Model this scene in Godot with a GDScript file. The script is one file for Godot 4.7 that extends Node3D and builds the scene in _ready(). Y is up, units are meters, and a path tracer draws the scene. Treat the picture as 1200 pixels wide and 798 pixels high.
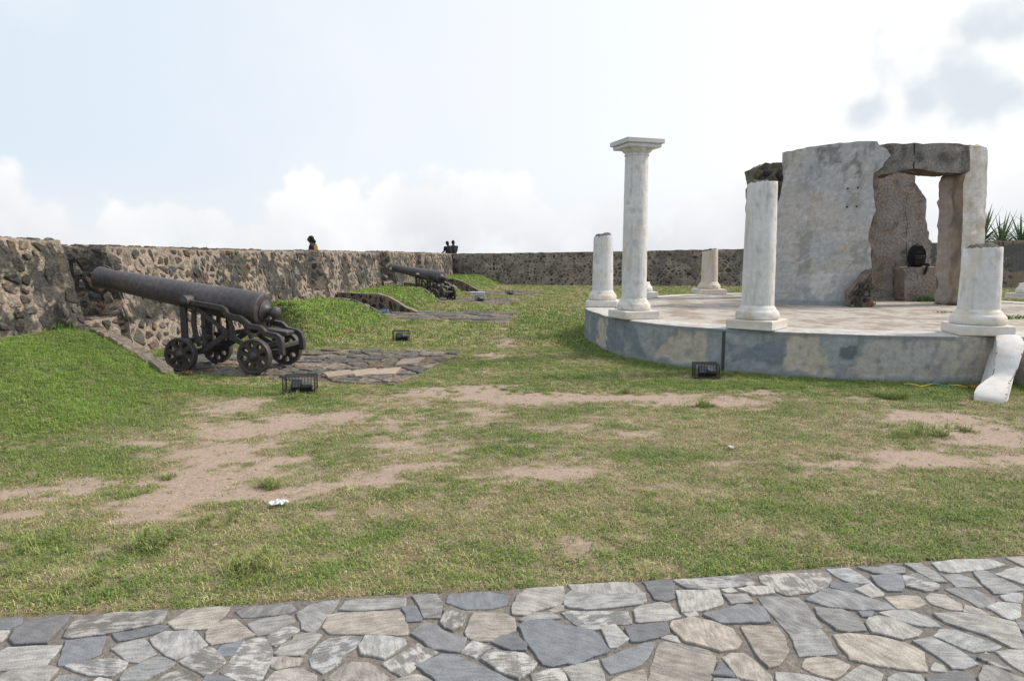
extends Node3D
# A grassy bastion with cannons, a parapet of rubble stone, and a round platform with columns and a ruin.

const EYE := Vector3(0, 1.6, 0)
const FOCAL := 820.0                      # pixels of the 1200 wide photograph
var pitch := atan(98.0 / 820.0)
var rng := RandomNumberGenerator.new()
var noise := FastNoiseLite.new()
var noise_fine := FastNoiseLite.new()
var taken := {}

# ---------------------------------------------------------------- mesh collector
class Shape:
	var v := PackedVector3Array()
	var c := PackedColorArray()
	var t := PackedVector2Array()
	var i := PackedInt32Array()
	func add(p: Vector3, col: Color, uv := Vector2.ZERO) -> int:
		v.append(p); c.append(col); t.append(uv)
		return v.size() - 1
	func tri(a: int, b: int, d: int) -> void:
		i.append(a); i.append(b); i.append(d)
	func quad(a: int, b: int, d: int, e: int) -> void:
		i.append(a); i.append(b); i.append(d)
		i.append(a); i.append(d); i.append(e)
	func mesh(material: Material, smooth := false) -> ArrayMesh:
		var arr := []
		arr.resize(Mesh.ARRAY_MAX)
		if smooth:
			var n := PackedVector3Array(); n.resize(v.size())
			for k in range(0, i.size(), 3):
				var a := i[k]; var b := i[k + 1]; var d := i[k + 2]
				var f := (v[d] - v[a]).cross(v[b] - v[a])
				n[a] += f; n[b] += f; n[d] += f
			for k in n.size():
				n[k] = n[k].normalized() if n[k].length_squared() > 1e-20 else Vector3.UP
			arr[Mesh.ARRAY_VERTEX] = v; arr[Mesh.ARRAY_NORMAL] = n; arr[Mesh.ARRAY_COLOR] = c; arr[Mesh.ARRAY_TEX_UV] = t; arr[Mesh.ARRAY_INDEX] = i
		else:
			var vv := PackedVector3Array(); var nn := PackedVector3Array(); var cc := PackedColorArray(); var tt := PackedVector2Array()
			for k in range(0, i.size(), 3):
				var a := i[k]; var b := i[k + 1]; var d := i[k + 2]
				var f := (v[d] - v[a]).cross(v[b] - v[a])
				if f.length_squared() < 1e-20: continue
				f = f.normalized()
				for q in [a, b, d]:
					vv.append(v[q]); nn.append(f); cc.append(c[q]); tt.append(t[q])
			arr[Mesh.ARRAY_VERTEX] = vv; arr[Mesh.ARRAY_NORMAL] = nn; arr[Mesh.ARRAY_COLOR] = cc; arr[Mesh.ARRAY_TEX_UV] = tt
		var m := ArrayMesh.new()
		m.add_surface_from_arrays(Mesh.PRIMITIVE_TRIANGLES, arr)
		m.surface_set_material(0, material)
		return m

# ---------------------------------------------------------------- nodes
func put(called: String, shape: Shape, material: Material, parent: Node = self, smooth := false) -> MeshInstance3D:
	var o := MeshInstance3D.new()
	o.name = numbered(called) if parent == self else called
	o.mesh = shape.mesh(material, smooth)
	parent.add_child(o, true)
	return o

func numbered(called: String) -> String:
	if not taken.has(called):
		taken[called] = 0
		return called
	taken[called] += 1
	return "%s_%03d" % [called, taken[called]]

func thing(called: String, label: String, category: String, at := Vector3.ZERO, turn := 0.0, group := "") -> Node3D:
	var o := Node3D.new()
	o.name = numbered(called)
	add_child(o)
	o.position = at
	o.rotation.y = turn
	return tag(o, label, category, group)

func tag(o: Node3D, label: String, category: String, group := "", kind := "") -> Node3D:
	if label: o.set_meta("label", label)
	if category: o.set_meta("category", category)
	if group: o.set_meta("group", group)
	if kind: o.set_meta("kind", kind)
	return o

func copy_of(o: Node3D, at: Vector3, turn: float, label: String) -> Node3D:
	var r: Node3D = o.duplicate()
	r.name = numbered(String(o.name))
	add_child(r)
	r.position = at
	r.rotation.y = turn
	r.set_meta("label", label)
	return r

# ---------------------------------------------------------------- from the photograph's pixels to places
func ray(px: float, py: float) -> Vector3:
	return Vector3((px - 600.0) / FOCAL, (399.0 - py) / FOCAL, -1.0).rotated(Vector3.RIGHT, -pitch)

func G(px: float, py: float, h := 0.0) -> Vector3:          # where the line of sight meets the level h
	var r := ray(px, py)
	return EYE + r * ((h - EYE.y) / r.y)

func D(px: float, py: float, depth: float) -> Vector3:      # where it meets the upright plane at that depth
	var r := ray(px, py)
	return EYE + r * (depth / -r.z)

func L(r: float, g: float, b: float) -> Color:
	return Color(r, g, b)

func vary(c: Color, by: float) -> Color:
	var f := 1.0 + rng.randf_range(-by, by)
	return Color(c.r * f * (1.0 + rng.randf_range(-by, by) * 0.25), c.g * f, c.b * f * (1.0 + rng.randf_range(-by, by) * 0.25))

func n3(p: Vector3, scale: float) -> float:
	return noise.get_noise_3d(p.x * scale, p.y * scale, p.z * scale)

# ---------------------------------------------------------------- materials
func noise_image(size: int, freq: float, octaves: int, seed_: int, lo: float, hi: float, kind := FastNoiseLite.TYPE_SIMPLEX_SMOOTH, gain := 0.55) -> Image:
	var f := FastNoiseLite.new()
	f.seed = seed_; f.noise_type = kind; f.frequency = freq
	f.fractal_type = FastNoiseLite.FRACTAL_FBM; f.fractal_octaves = octaves; f.fractal_gain = gain
	var im := f.get_seamless_image(size, size, false, false, 0.15, true)
	im.convert(Image.FORMAT_L8)
	var data := im.get_data()
	for k in data.size():
		data[k] = int(255.0 * lerpf(lo, hi, data[k] / 255.0))
	return Image.create_from_data(size, size, false, Image.FORMAT_L8, data)

func grain(size: int, freq: float, octaves: int, seed_: int, lo: float, hi: float, gain := 0.55) -> ImageTexture:
	return ImageTexture.create_from_image(noise_image(size, freq, octaves, seed_, lo, hi, FastNoiseLite.TYPE_SIMPLEX_SMOOTH, gain))

func painted(color_tex: Texture2D, bump_tex: Texture2D, bump_cm: float, scale: float, rough: float, world := true, metallic := 0.0) -> StandardMaterial3D:
	var m := StandardMaterial3D.new()
	m.vertex_color_use_as_albedo = true
	m.albedo_color = Color.WHITE
	m.albedo_texture = color_tex
	m.roughness = rough
	m.metallic = metallic
	m.uv1_triplanar = true
	m.uv1_world_triplanar = world
	m.uv1_scale = Vector3.ONE * scale
	if bump_tex:
		m.heightmap_enabled = true
		m.heightmap_texture = bump_tex
		m.heightmap_scale = bump_cm
	return m

var mat := {}
func make_materials() -> void:
	var fine := grain(512, 0.02, 5, 11, 0.45, 1.0, 0.75)
	var coarse := grain(512, 0.012, 6, 12, 0.35, 1.0, 0.72)
	var pits := grain(512, 0.03, 4, 13, 0.0, 1.0, 0.65)
	var lumps := grain(512, 0.012, 5, 14, 0.0, 1.0, 0.6)
	mat.rock = painted(coarse, lumps, 4.0, 1.4, 0.95)
	mat.weathered = painted(grain(512, 0.02, 6, 21, 0.55, 1.0, 0.78), lumps, 4.0, 1.3, 0.95)
	mat.mortar = painted(fine, pits, 3.0, 1.2, 0.98)
	mat.plaster = painted(grain(512, 0.012, 6, 15, 0.76, 1.0, 0.75), pits, 0.5, 1.2, 0.92)
	mat.marble = painted(grain(512, 0.012, 6, 16, 0.88, 1.0, 0.65), pits, 0.25, 1.6, 0.8)
	mat.iron = painted(grain(512, 0.012, 5, 17, 0.62, 1.0, 0.65), pits, 0.3, 1.8, 0.5, false, 0.2)
	mat.soil = painted(grain(512, 0.05, 5, 18, 0.70, 1.0, 0.8), grain(512, 0.06, 5, 19, 0.0, 1.0, 0.8), 0.45, 0.8, 1.0)
	mat.blade = StandardMaterial3D.new()
	mat.blade.vertex_color_use_as_albedo = true
	mat.blade.roughness = 0.75
	mat.blade.backlight_enabled = true
	mat.blade.backlight = Color(0.5, 0.5, 0.5)
	mat.blade.cull_mode = BaseMaterial3D.CULL_DISABLED
	mat.bed = painted(grain(512, 0.03, 5, 20, 0.62, 1.0, 0.8), pits, 0.8, 1.6, 0.97)
	mat.cloth = painted(fine, pits, 0.2, 3.0, 0.95, false)
	mat.black = painted(fine, null, 0, 3.0, 0.5, false)
	mat.lens = StandardMaterial3D.new()
	mat.lens.albedo_color = Color(0.25, 0.27, 0.3); mat.lens.roughness = 0.12
	mat.plain = painted(null, null, 0, 1.0, 0.85, false)
	# streaked gneiss for the paving: the streaks lie along u
	for k in 3:
		var a := noise_image(512, 0.012, 5, 30 + k, 0.0, 1.0)
		var b := noise_image(512, 0.05, 4, 40 + k, 0.0, 1.0)
		var out := Image.create(512, 512, false, Image.FORMAT_L8)
		var da := a.get_data(); var db := b.get_data()
		var res := PackedByteArray(); res.resize(512 * 512)
		for y in 512:
			for x in 512:
				var warp := (da[((y >> 1) << 9) + (x >> 1)] - 128) / 9
				var s := db[(((y + warp) & 511) << 9) + ((x >> 3) & 511)] / 255.0
				var g := db[(((y * 3) & 511) << 9) + ((x * 3) & 511)] / 255.0
				var q := 0.0
				if k == 0: q = 0.70 + 0.16 * s + 0.32 * (g - 0.5) + 0.20 * (da[(y << 9) + x] / 255.0)                              # slate, barely streaked
				elif k == 1: q = 0.66 + 0.12 * smoothstep(0.25, 0.75, s) + 0.34 * (g - 0.5) + 0.24 * (da[(y << 9) + x] / 255.0)       # pale, grey streaks
				else: q = 0.60 + 0.30 * smoothstep(0.36, 0.66, s * 0.4 + da[(y << 9) + x] / 440.0) + 0.34 * (g - 0.5)   # dark and white bands
				res[(y << 9) + x] = int(clampf(q, 0.0, 1.0) * 255.0)
		out = Image.create_from_data(512, 512, false, Image.FORMAT_L8, res)
		var m := StandardMaterial3D.new()
		m.vertex_color_use_as_albedo = true
		m.albedo_texture = ImageTexture.create_from_image(out)
		m.roughness = 0.85
		m.heightmap_enabled = true
		m.heightmap_texture = m.albedo_texture
		m.heightmap_scale = 0.28
		m.uv1_scale = Vector3(1.6, 1.6, 1.6)
		mat["gneiss%d" % k] = m

# ---------------------------------------------------------------- shapes
func slab_box(s: Shape, at: Transform3D, size: Vector3, ch: float, col: Color) -> void:     # box with chamfered edges
	var h := size / 2.0
	ch = minf(ch, minf(h.x, minf(h.y, h.z)) * 0.9)
	var idx := {}
	for sx in [-1, 1]:
		for sy in [-1, 1]:
			for sz in [-1, 1]:
				for ax in 3:
					var p := Vector3(sx * (h.x - ch), sy * (h.y - ch), sz * (h.z - ch))
					p[ax] = [sx, sy, sz][ax] * h[ax]
					idx[[sx, sy, sz, ax]] = s.add(at * p, col, Vector2(p.x + p.z, p.y + p.z))
	for ax in 3:
		var u := (ax + 1) % 3; var w := (ax + 2) % 3
		for sg in [-1, 1]:
			var k := []
			for q in [[-1, -1], [1, -1], [1, 1], [-1, 1]]:
				var key := [0, 0, 0, ax]
				key[ax] = sg; key[u] = q[0]; key[w] = q[1]
				k.append(idx[key])
			if sg > 0: s.quad(k[3], k[2], k[1], k[0])
			else: s.quad(k[0], k[1], k[2], k[3])
		for su in [-1, 1]:                                     # edges along ax
			for sw in [-1, 1]:
				var e := []
				for q in [[-1, u], [1, u], [1, w], [-1, w]]:
					var key := [0, 0, 0, q[1]]
					key[ax] = q[0]; key[u] = su; key[w] = sw
					e.append(idx[key])
				if su * sw > 0: s.quad(e[0], e[1], e[2], e[3])
				else: s.quad(e[3], e[2], e[1], e[0])
	for sx in [-1, 1]:
		for sy in [-1, 1]:
			for sz in [-1, 1]:
				if sx * sy * sz > 0: s.tri(idx[[sx, sy, sz, 0]], idx[[sx, sy, sz, 2]], idx[[sx, sy, sz, 1]])
				else: s.tri(idx[[sx, sy, sz, 0]], idx[[sx, sy, sz, 1]], idx[[sx, sy, sz, 2]])

func bar(s: Shape, a: Vector3, b: Vector3, wide: float, deep: float, col: Color, ch := 0.006, up := Vector3.UP) -> void:
	var y := (b - a).normalized()
	if absf(y.dot(up)) > 0.99: up = Vector3.RIGHT
	var x := y.cross(up).normalized()
	var z := x.cross(y).normalized()
	slab_box(s, Transform3D(Basis(x, y, z), (a + b) / 2.0), Vector3(wide, (b - a).length(), deep), ch, col)

func tube(s: Shape, pts: Array, radii: Array, sides: int, col: Color, caps := true) -> void:
	var rings := []
	var up := Vector3.UP
	for k in pts.size():
		var dir: Vector3 = (pts[mini(k + 1, pts.size() - 1)] - pts[maxi(k - 1, 0)]).normalized()
		if absf(dir.dot(up)) > 0.95: up = Vector3.RIGHT if absf(dir.x) < 0.9 else Vector3.BACK
		var x := dir.cross(up).normalized()
		var y := x.cross(dir).normalized()
		up = y
		var ring := []
		var r: float = radii[mini(k, radii.size() - 1)]
		for q in sides:
			var a := TAU * q / sides
			ring.append(s.add(pts[k] + (x * cos(a) + y * sin(a)) * r, col, Vector2(float(q) / sides, k)))
		rings.append(ring)
	for k in rings.size() - 1:
		for q in sides:
			var w := (q + 1) % sides
			s.quad(rings[k][q], rings[k][w], rings[k + 1][w], rings[k + 1][q])
	if caps:
		for e in [0, rings.size() - 1]:
			var m := s.add(pts[e], col)
			for q in sides:
				var w := (q + 1) % sides
				if e == 0: s.tri(m, rings[e][w], rings[e][q])
				else: s.tri(m, rings[e][q], rings[e][w])

# turned shape: profile of [radius, height] from bottom to top, hue(p) gives the colour
func lathe(s: Shape, profile: Array, sides: int, at: Transform3D, hue: Callable, rough := 0.0) -> void:
	var rings := []
	for k in profile.size():
		var ring := []
		for q in sides:
			var a := TAU * q / sides
			var r: float = profile[k][0]
			var p := Vector3(cos(a) * r, profile[k][1], sin(a) * r)
			if rough > 0.0: p += Vector3(cos(a), 0, sin(a)) * rough * n3(at * p + Vector3(7, 3, 1), 9.0)
			var w := at * p
			ring.append(s.add(w, hue.call(w)))
		rings.append(ring)
	for k in rings.size() - 1:
		for q in sides:
			var w := (q + 1) % sides
			s.quad(rings[k][q], rings[k][w], rings[k + 1][w], rings[k + 1][q])

func clip(poly: PackedVector2Array, o: Vector2, n: Vector2) -> PackedVector2Array:     # keep the side where (p - o).n <= 0
	var out := PackedVector2Array()
	for k in poly.size():
		var a := poly[k]; var b := poly[(k + 1) % poly.size()]
		var da := (a - o).dot(n); var db := (b - o).dot(n)
		if da <= 0.0: out.append(a)
		if (da < 0.0 and db > 0.0) or (da > 0.0 and db < 0.0):
			out.append(a + (b - a) * (da / (da - db)))
	return out

# irregular cells that fill a rectangle w x h with open joints
func cells(w: float, h: float, size: Vector2, joint: float, drop := 0.2) -> Array:
	var cols := maxi(1, int(round(w / size.x))); var rows := maxi(1, int(round(h / size.y)))
	var pts := {}
	for r in range(-1, rows + 1):
		for c in range(-1, cols + 1):
			if rng.randf() < drop and r >= 0 and c >= 0: continue
			pts[Vector2i(c, r)] = Vector2((c + 0.5 + rng.randf_range(-0.42, 0.42) + 0.5 * (r & 1)) * w / cols, (r + 0.5 + rng.randf_range(-0.36, 0.36)) * h / rows)
	var out := []
	for key in pts:
		var p: Vector2 = pts[key]
		if p.x < 0 or p.y < 0 or p.x > w or p.y > h: continue
		var j := joint * rng.randf_range(0.7, 1.5) / 2.0
		var poly := PackedVector2Array([Vector2(j, j), Vector2(w - j, j), Vector2(w - j, h - j), Vector2(j, h - j)])
		for dr in range(-3, 4):
			for dc in range(-3, 4):
				if dr == 0 and dc == 0: continue
				var other: Vector2i = key + Vector2i(dc, dr)
				if pts.has(other):
					var q: Vector2 = pts[other]
					var n := (q - p).normalized()
					poly = clip(poly, (p + q) / 2.0 - n * j, n)
		if poly.size() >= 3:
			out.append(poly)
	return out

func area_of(poly: PackedVector2Array) -> float:
	var a := 0.0
	for k in poly.size():
		a += poly[k].cross(poly[(k + 1) % poly.size()])
	return absf(a) / 2.0

func middle_of(poly: PackedVector2Array) -> Vector2:
	var m := Vector2.ZERO
	for p in poly: m += p
	return m / poly.size()

func softened(poly: PackedVector2Array, k := 0.22) -> PackedVector2Array:      # corners cut once
	var out := PackedVector2Array()
	for q in poly.size():
		var a := poly[q]; var b := poly[(q + 1) % poly.size()]
		if (b - a).length() < 0.03:
			out.append((a + b) / 2.0)
		else:
			out.append(a.lerp(b, k)); out.append(a.lerp(b, 1.0 - k))
	return out

# one stone: outline in the plane of a face, sides going back into it, edge rounded off, top uneven
func stone(s: Shape, poly: PackedVector2Array, face: Callable, deep: float, proud: float, edge: float, bumpy: float, col: Color, turn := 0.0) -> void:
	var m := middle_of(poly)
	var n := poly.size()
	var rings := [[], [], []]
	var off := Vector2(rng.randf(), rng.randf())
	var tilt := Vector2(rng.randf_range(-1, 1), rng.randf_range(-1, 1)) * bumpy
	for k in n:
		var p := poly[k]
		var inward := (m - p)
		var q := p + inward.normalized() * minf(edge, inward.length() * 0.5)
		var lift := (p - m).dot(tilt) * 2.0 + rng.randf_range(-0.5, 0.5) * bumpy * 0.3
		var place := [[p, -deep], [p, proud - edge * 0.8 + lift * 0.3], [q, proud + lift]]
		for r in 3:
			var uv: Vector2 = (place[r][0] as Vector2).rotated(turn) + off
			rings[r].append(s.add(face.call(place[r][0], place[r][1]), col, uv))
	var mid := s.add(face.call(m, proud + rng.randf_range(0.0, 0.5) * bumpy * 0.3), col, m.rotated(turn) + off)
	for k in n:
		var w := (k + 1) % n
		s.quad(rings[0][k], rings[1][k], rings[1][w], rings[0][w])
		s.quad(rings[1][k], rings[2][k], rings[2][w], rings[1][w])
		s.tri(rings[2][k], mid, rings[2][w])

# ---------------------------------------------------------------- sky
const EXPOSURE := 1.17
func make_sky() -> ImageTexture:
	var w := 2048; var h := 1024
	var low := FastNoiseLite.new(); low.seed = 5; low.frequency = 0.006; low.fractal_octaves = 3
	var mid := FastNoiseLite.new(); mid.seed = 6; mid.frequency = 0.022; mid.fractal_octaves = 5; mid.fractal_gain = 0.55
	var a := low.get_seamless_image(w, 512, false, false, 0.1, true); a.convert(Image.FORMAT_L8)
	var b := mid.get_seamless_image(w, 512, false, false, 0.1, true); b.convert(Image.FORMAT_L8)
	var da := a.get_data(); var db := b.get_data()
	var px := PackedFloat32Array(); px.resize(w * h * 3)
	for y in h:
		var el := 90.0 - (y + 0.5) / h * 180.0
		if el < -1.0:
			for x in w:
				var o := (y * w + x) * 3
				px[o] = 0.30; px[o + 1] = 0.34; px[o + 2] = 0.38
			continue
		var up := smoothstep(-1.0, 8.0, el)
		var high := smoothstep(16.0, 75.0, el)
		for x in w:
			var az := fposmod((x + 0.5) / w * 360.0 + 180.0, 360.0) - 180.0
			var nl := (da[mini(y, 511) * w + x] - 127.5) / 127.5
			var nm := (db[mini(y, 511) * w + x] - 127.5) / 127.5
			# brighter towards the veiled sun, ahead and to the right
			var gl := 0.5 + 0.5 * cos(deg_to_rad(az - 55.0))
			gl = gl * gl * gl
			var r := lerpf(0.88, lerpf(0.69, 1.12, gl), up)
			var g := lerpf(0.90, lerpf(0.80, 1.12, gl), up)
			var bl := lerpf(0.925, lerpf(0.92, 1.12, gl), up)
			r = lerpf(r, 0.72 + 0.48 * gl, high); g = lerpf(g, 0.80 + 0.40 * gl, high); bl = lerpf(bl, 0.92 + 0.28 * gl, high)
			# thin veil
			var veil := clampf(0.25 + 0.9 * nl + 0.35 * nm, 0.0, 1.0) * 0.55 * up
			r = lerpf(r, maxf(r, 0.94), veil); g = lerpf(g, maxf(g, 0.955), veil); bl = lerpf(bl, maxf(bl, 0.97), veil)
			# cumulus along the horizon
			if el < 16.0:
				var top := 6.6 + 4.2 * (da[200 * w + x] - 127.5) / 127.5 + 3.4 * nm + 1.6 * nl
				var m := smoothstep(-0.15, 1.1, top - el)
				var body := smoothstep(0.0, 4.5, top - el)
				var cr := lerpf(0.985, 0.855, body); var cg := lerpf(0.985, 0.875, body); var cb := lerpf(0.985, 0.905, body)
				var q := (nm + 0.5 * nl) * 0.17
				m *= 0.85
				r = lerpf(r, cr + q, m); g = lerpf(g, cg + q, m); bl = lerpf(bl, cb + q * 0.8, m)
			# grey clouds over the ruin, bright round their edges
			if az > 5.0 and az < 60.0 and el < 24.0 and el > 0.5:
				var dd := -9.0
				for c in [[31.6, 11.6, 4.6, 3.2], [33.6, 14.2, 2.6, 1.7], [26.6, 10.4, 1.9, 1.2], [34.5, 10.6, 3.0, 2.2], [29.6, 10.6, 2.6, 1.8]]:
					var dx: float = (az - c[0]) / c[2]; var dy: float = (el - c[1]) / c[3]
					dd = maxf(dd, 1.0 - sqrt(dx * dx + dy * dy))
				dd += nm * 1.0 + 0.1
				var rim_ := smoothstep(-0.7, 0.0, dd)
				var core := smoothstep(-0.2, 0.9, dd)
				r = lerpf(r, 1.06, rim_ * 0.8); g = lerpf(g, 1.06, rim_ * 0.8); bl = lerpf(bl, 1.06, rim_ * 0.8)
				core *= 0.85
				r = lerpf(r, 0.70, core); g = lerpf(g, 0.77, core); bl = lerpf(bl, 0.83, core)
			var o := (y * w + x) * 3
			px[o] = r / EXPOSURE; px[o + 1] = g / EXPOSURE; px[o + 2] = bl / EXPOSURE
	return ImageTexture.create_from_image(Image.create_from_data(w, h, false, Image.FORMAT_RGBF, px.to_byte_array()))

func _ready() -> void:
	rng.seed = 20240
	noise.seed = 3; noise.frequency = 1.0; noise.fractal_octaves = 3
	noise_fine.seed = 4; noise_fine.frequency = 1.0; noise_fine.fractal_octaves = 4; noise_fine.fractal_gain = 0.6
	# camera
	var cam := Camera3D.new()
	cam.name = "camera"
	cam.position = EYE
	cam.rotation = Vector3(-pitch, 0, 0)
	cam.fov = rad_to_deg(2.0 * atan(399.0 / FOCAL))
	cam.near = 0.05; cam.far = 6000.0
	add_child(cam)
	cam.current = true
	# sky, exposure
	var env := Environment.new()
	env.background_mode = Environment.BG_SKY
	env.sky = Sky.new()
	var pano := PanoramaSkyMaterial.new()
	pano.panorama = make_sky()
	env.sky.sky_material = pano
	env.tonemap_mode = Environment.TONE_MAPPER_LINEAR
	env.tonemap_exposure = EXPOSURE
	env.sdfgi_enabled = true; env.ssao_enabled = true; env.ssil_enabled = true
	var we := WorldEnvironment.new()
	we.name = "environment"
	we.environment = env
	add_child(we)
	# the sun behind thin cloud, to the right and ahead
	var sun := DirectionalLight3D.new()
	sun.name = "sun"
	sun.light_energy = 1.05
	sun.light_angular_distance = 11.0
	sun.light_color = Color(1.0, 0.965, 0.91)
	sun.shadow_enabled = true
	add_child(sun)
	sun.look_at_from_position(Vector3(0.70, 0.68, -0.18) * 50.0, Vector3.ZERO)
	make_materials()
	print("materials ", Time.get_ticks_msec())
	build_lawn_maps()
	build_ground()
	print("ground ", Time.get_ticks_msec())
	build_path()
	build_gun_pavements()
	print("paving ", Time.get_ticks_msec())
	build_parapets()
	print("walls ", Time.get_ticks_msec())
	build_platform()
	build_ruin()
	print("platform ", Time.get_ticks_msec())
	build_columns()
	build_cannons()
	build_small_things()
	build_people()
	print("things ", Time.get_ticks_msec())
	build_grass()
	print("grass ", Time.get_ticks_msec())

# ---------------------------------------------------------------- the lie of the land (d = metres ahead of the camera)
func wall_x(d: float) -> float:                 # foot of the parapet on the left
	return -6.3 + 0.087 * (d - 11.5)

func bank_edge(k: int, t: float) -> float:      # where the banks begin and end, t metres out from the parapet
	match k:
		0: return 10.3 - 0.75 * t
		1: return 16.2 - 1.5 * t
		2: return 20.0 - 0.72 * t
		3: return 21.7 - 0.65 * t
		4: return 28.2 - 1.4 * t
		5: return 30.2 - 1.25 * t
		6: return 33.2 - 1.25 * t
		7: return 35.6 - 1.25 * t
	return 60.0

func bank_height(x: float, d: float) -> float:
	var t := x - wall_x(d)
	if t < -2.6 or t > 3.6: return 0.0
	var h := 0.0
	if d < bank_edge(0, t): h = 0.56 * (1.0 - smoothstep(0.5, 3.4, t))
	elif d > bank_edge(1, t) and d < bank_edge(2, t): h = lerpf(0.68, 0.42, smoothstep(13.0, 19.5, d)) * (1.0 - smoothstep(1.1, 2.9, t)) * smoothstep(0.0, 0.9, d - bank_edge(1, t))
	elif d > bank_edge(3, t) + 0.1 and d < bank_edge(4, t): h = 0.46 * (1.0 - smoothstep(1.6, 2.9, t))
	elif d > bank_edge(5, t) + 0.1 and d < bank_edge(6, t): h = 0.46 * (1.0 - smoothstep(1.6, 3.0, t))
	elif d > bank_edge(7, t) + 0.1 and d < 45.0: h = 0.5 * (1.0 - smoothstep(1.6, 3.4, t))
	return h

const EDGE := [[-60, 731], [0, 727], [75, 721], [130, 718], [200, 714], [300, 708], [400, 700.5], [525, 694], [600, 690.5], [660, 687], [790, 679], [880, 671], [1000, 663], [1090, 657], [1200, 650.5], [1260, 647]]
var edge_at := PackedVector2Array()
func path_edge(x: float) -> float:              # far edge of the stone path, as d
	if edge_at.is_empty():
		for e in EDGE:
			var p := G(e[0], e[1]); edge_at.append(Vector2(p.x, -p.z))
	for k in edge_at.size() - 1:
		if x < edge_at[k + 1].x or k == edge_at.size() - 2:
			var f := (x - edge_at[k].x) / (edge_at[k + 1].x - edge_at[k].x)
			return lerpf(edge_at[k].y, edge_at[k + 1].y, f)
	return 3.4

func ground_h(x: float, d: float) -> float:
	var h := bank_height(x, d)
	h += 0.018 * noise.get_noise_2d(x * 0.9, d * 0.9) + 0.006 * noise.get_noise_2d(x * 5.0, d * 5.0)
	var e := path_edge(x)
	if d < e + 0.3:
		h = minf(h, 0.012) if d > e else -0.05
	return h

# ---------------------------------------------------------------- where the lawn is thick, worn or bare
const MAP_X := -10.0
const MAP_D := 2.4
const MAP_STEP := 0.06
const MAP_W := 400
const MAP_H := 330
var cover_map := PackedFloat32Array()
var lush_map := PackedFloat32Array()
# worn and bare places: centre and half sizes in the photograph, strength
const BARE := [
	[262, 478, 38, 9, 0.9], [340, 492, 90, 10, 0.9], [300, 505, 60, 9, 0.9], [255, 530, 70, 14, 1.0], [235, 560, 70, 17, 1.15], [205, 590, 60, 16, 1.1], [165, 606, 50, 10, 0.8],
	[110, 568, 70, 8, 0.75], [30, 578, 60, 7, 0.9], [10, 604, 40, 6, 0.8], [125, 640, 22, 7, 0.8], [310, 545, 60, 11, 0.9], [330, 578, 60, 8, 0.8], [160, 520, 50, 5, 0.5], [415, 487, 26, 6, 0.7],
	[560, 455, 60, 5, 0.65], [505, 462, 55, 6, 0.8], [600, 466, 90, 7, 0.8], [700, 467, 90, 5, 0.9], [850, 472, 70, 7, 1.0], [780, 466, 60, 4, 0.7], [560, 437, 26, 4, 0.6], [592, 400, 18, 6, 0.6], [590, 385, 14, 5, 0.5], [575, 418, 20, 5, 0.6],
	[640, 500, 60, 7, 0.6], [640, 556, 80, 9, 0.9], [490, 547, 40, 6, 0.8], [430, 562, 46, 9, 0.6], [470, 522, 26, 5, 0.6], [740, 508, 40, 6, 0.7], [850, 543, 28, 4, 0.8], [560, 482, 40, 5, 0.6],
	[1090, 489, 70, 6, 1.0], [1165, 513, 60, 12, 1.1], [1090, 540, 80, 10, 1.1], [995, 545, 50, 6, 0.8], [1000, 466, 28, 4, 0.8], [1190, 540, 50, 9, 1.0], [1125, 500, 60, 6, 0.9], [960, 632, 40, 6, 0.6], [700, 420, 12, 4, 0.4], [410, 385, 16, 4, 0.3],
	[290, 535, 190, 48, 0.30], [640, 472, 260, 22, 0.30], [1090, 515, 150, 34, 0.32], [620, 545, 200, 30, 0.28], [480, 500, 80, 24, 0.3], [80, 590, 120, 20, 0.35], [590, 405, 60, 24, 0.3], [700, 640, 200, 26, 0.15],
	[620, 520, 30, 5, 0.4], [900, 460, 30, 3, 0.6], [380, 600, 40, 6, 0.3], [560, 600, 60, 6, 0.25], [820, 610, 60, 6, 0.25], [300, 470, 30, 5, 0.7]]
const LUSH := [
	[60, 450, 120, 40, 0.9], [60, 500, 120, 30, 0.8], [130, 470, 80, 30, 0.7], [250, 462, 70, 8, 0.8], [90, 540, 100, 14, 0.7], [590, 520, 52, 18, 0.75], [650, 483, 52, 7, 0.5], [400, 425, 60, 8, 0.7], [345, 470, 46, 7, 0.9],
	[60, 620, 70, 16, 0.4], [100, 690, 120, 22, 0.5], [330, 680, 120, 18, 0.6], [1060, 645, 140, 10, 0.7], [900, 452, 160, 6, 0.8], [1060, 465, 90, 6, 0.8], [780, 535, 60, 9, 0.6], [480, 490, 60, 10, 0.6], [390, 370, 80, 24, 1.0], [850, 430, 120, 8, 0.5],
	[560, 430, 60, 8, 0.3], [1000, 600, 160, 26, 0.3], [700, 440, 100, 10, 0.3], [640, 380, 80, 16, 0.35], [190, 580, 30, 6, 0.3], [480, 650, 120, 14, 0.3], [860, 470, 30, 4, 0.3]]

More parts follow.
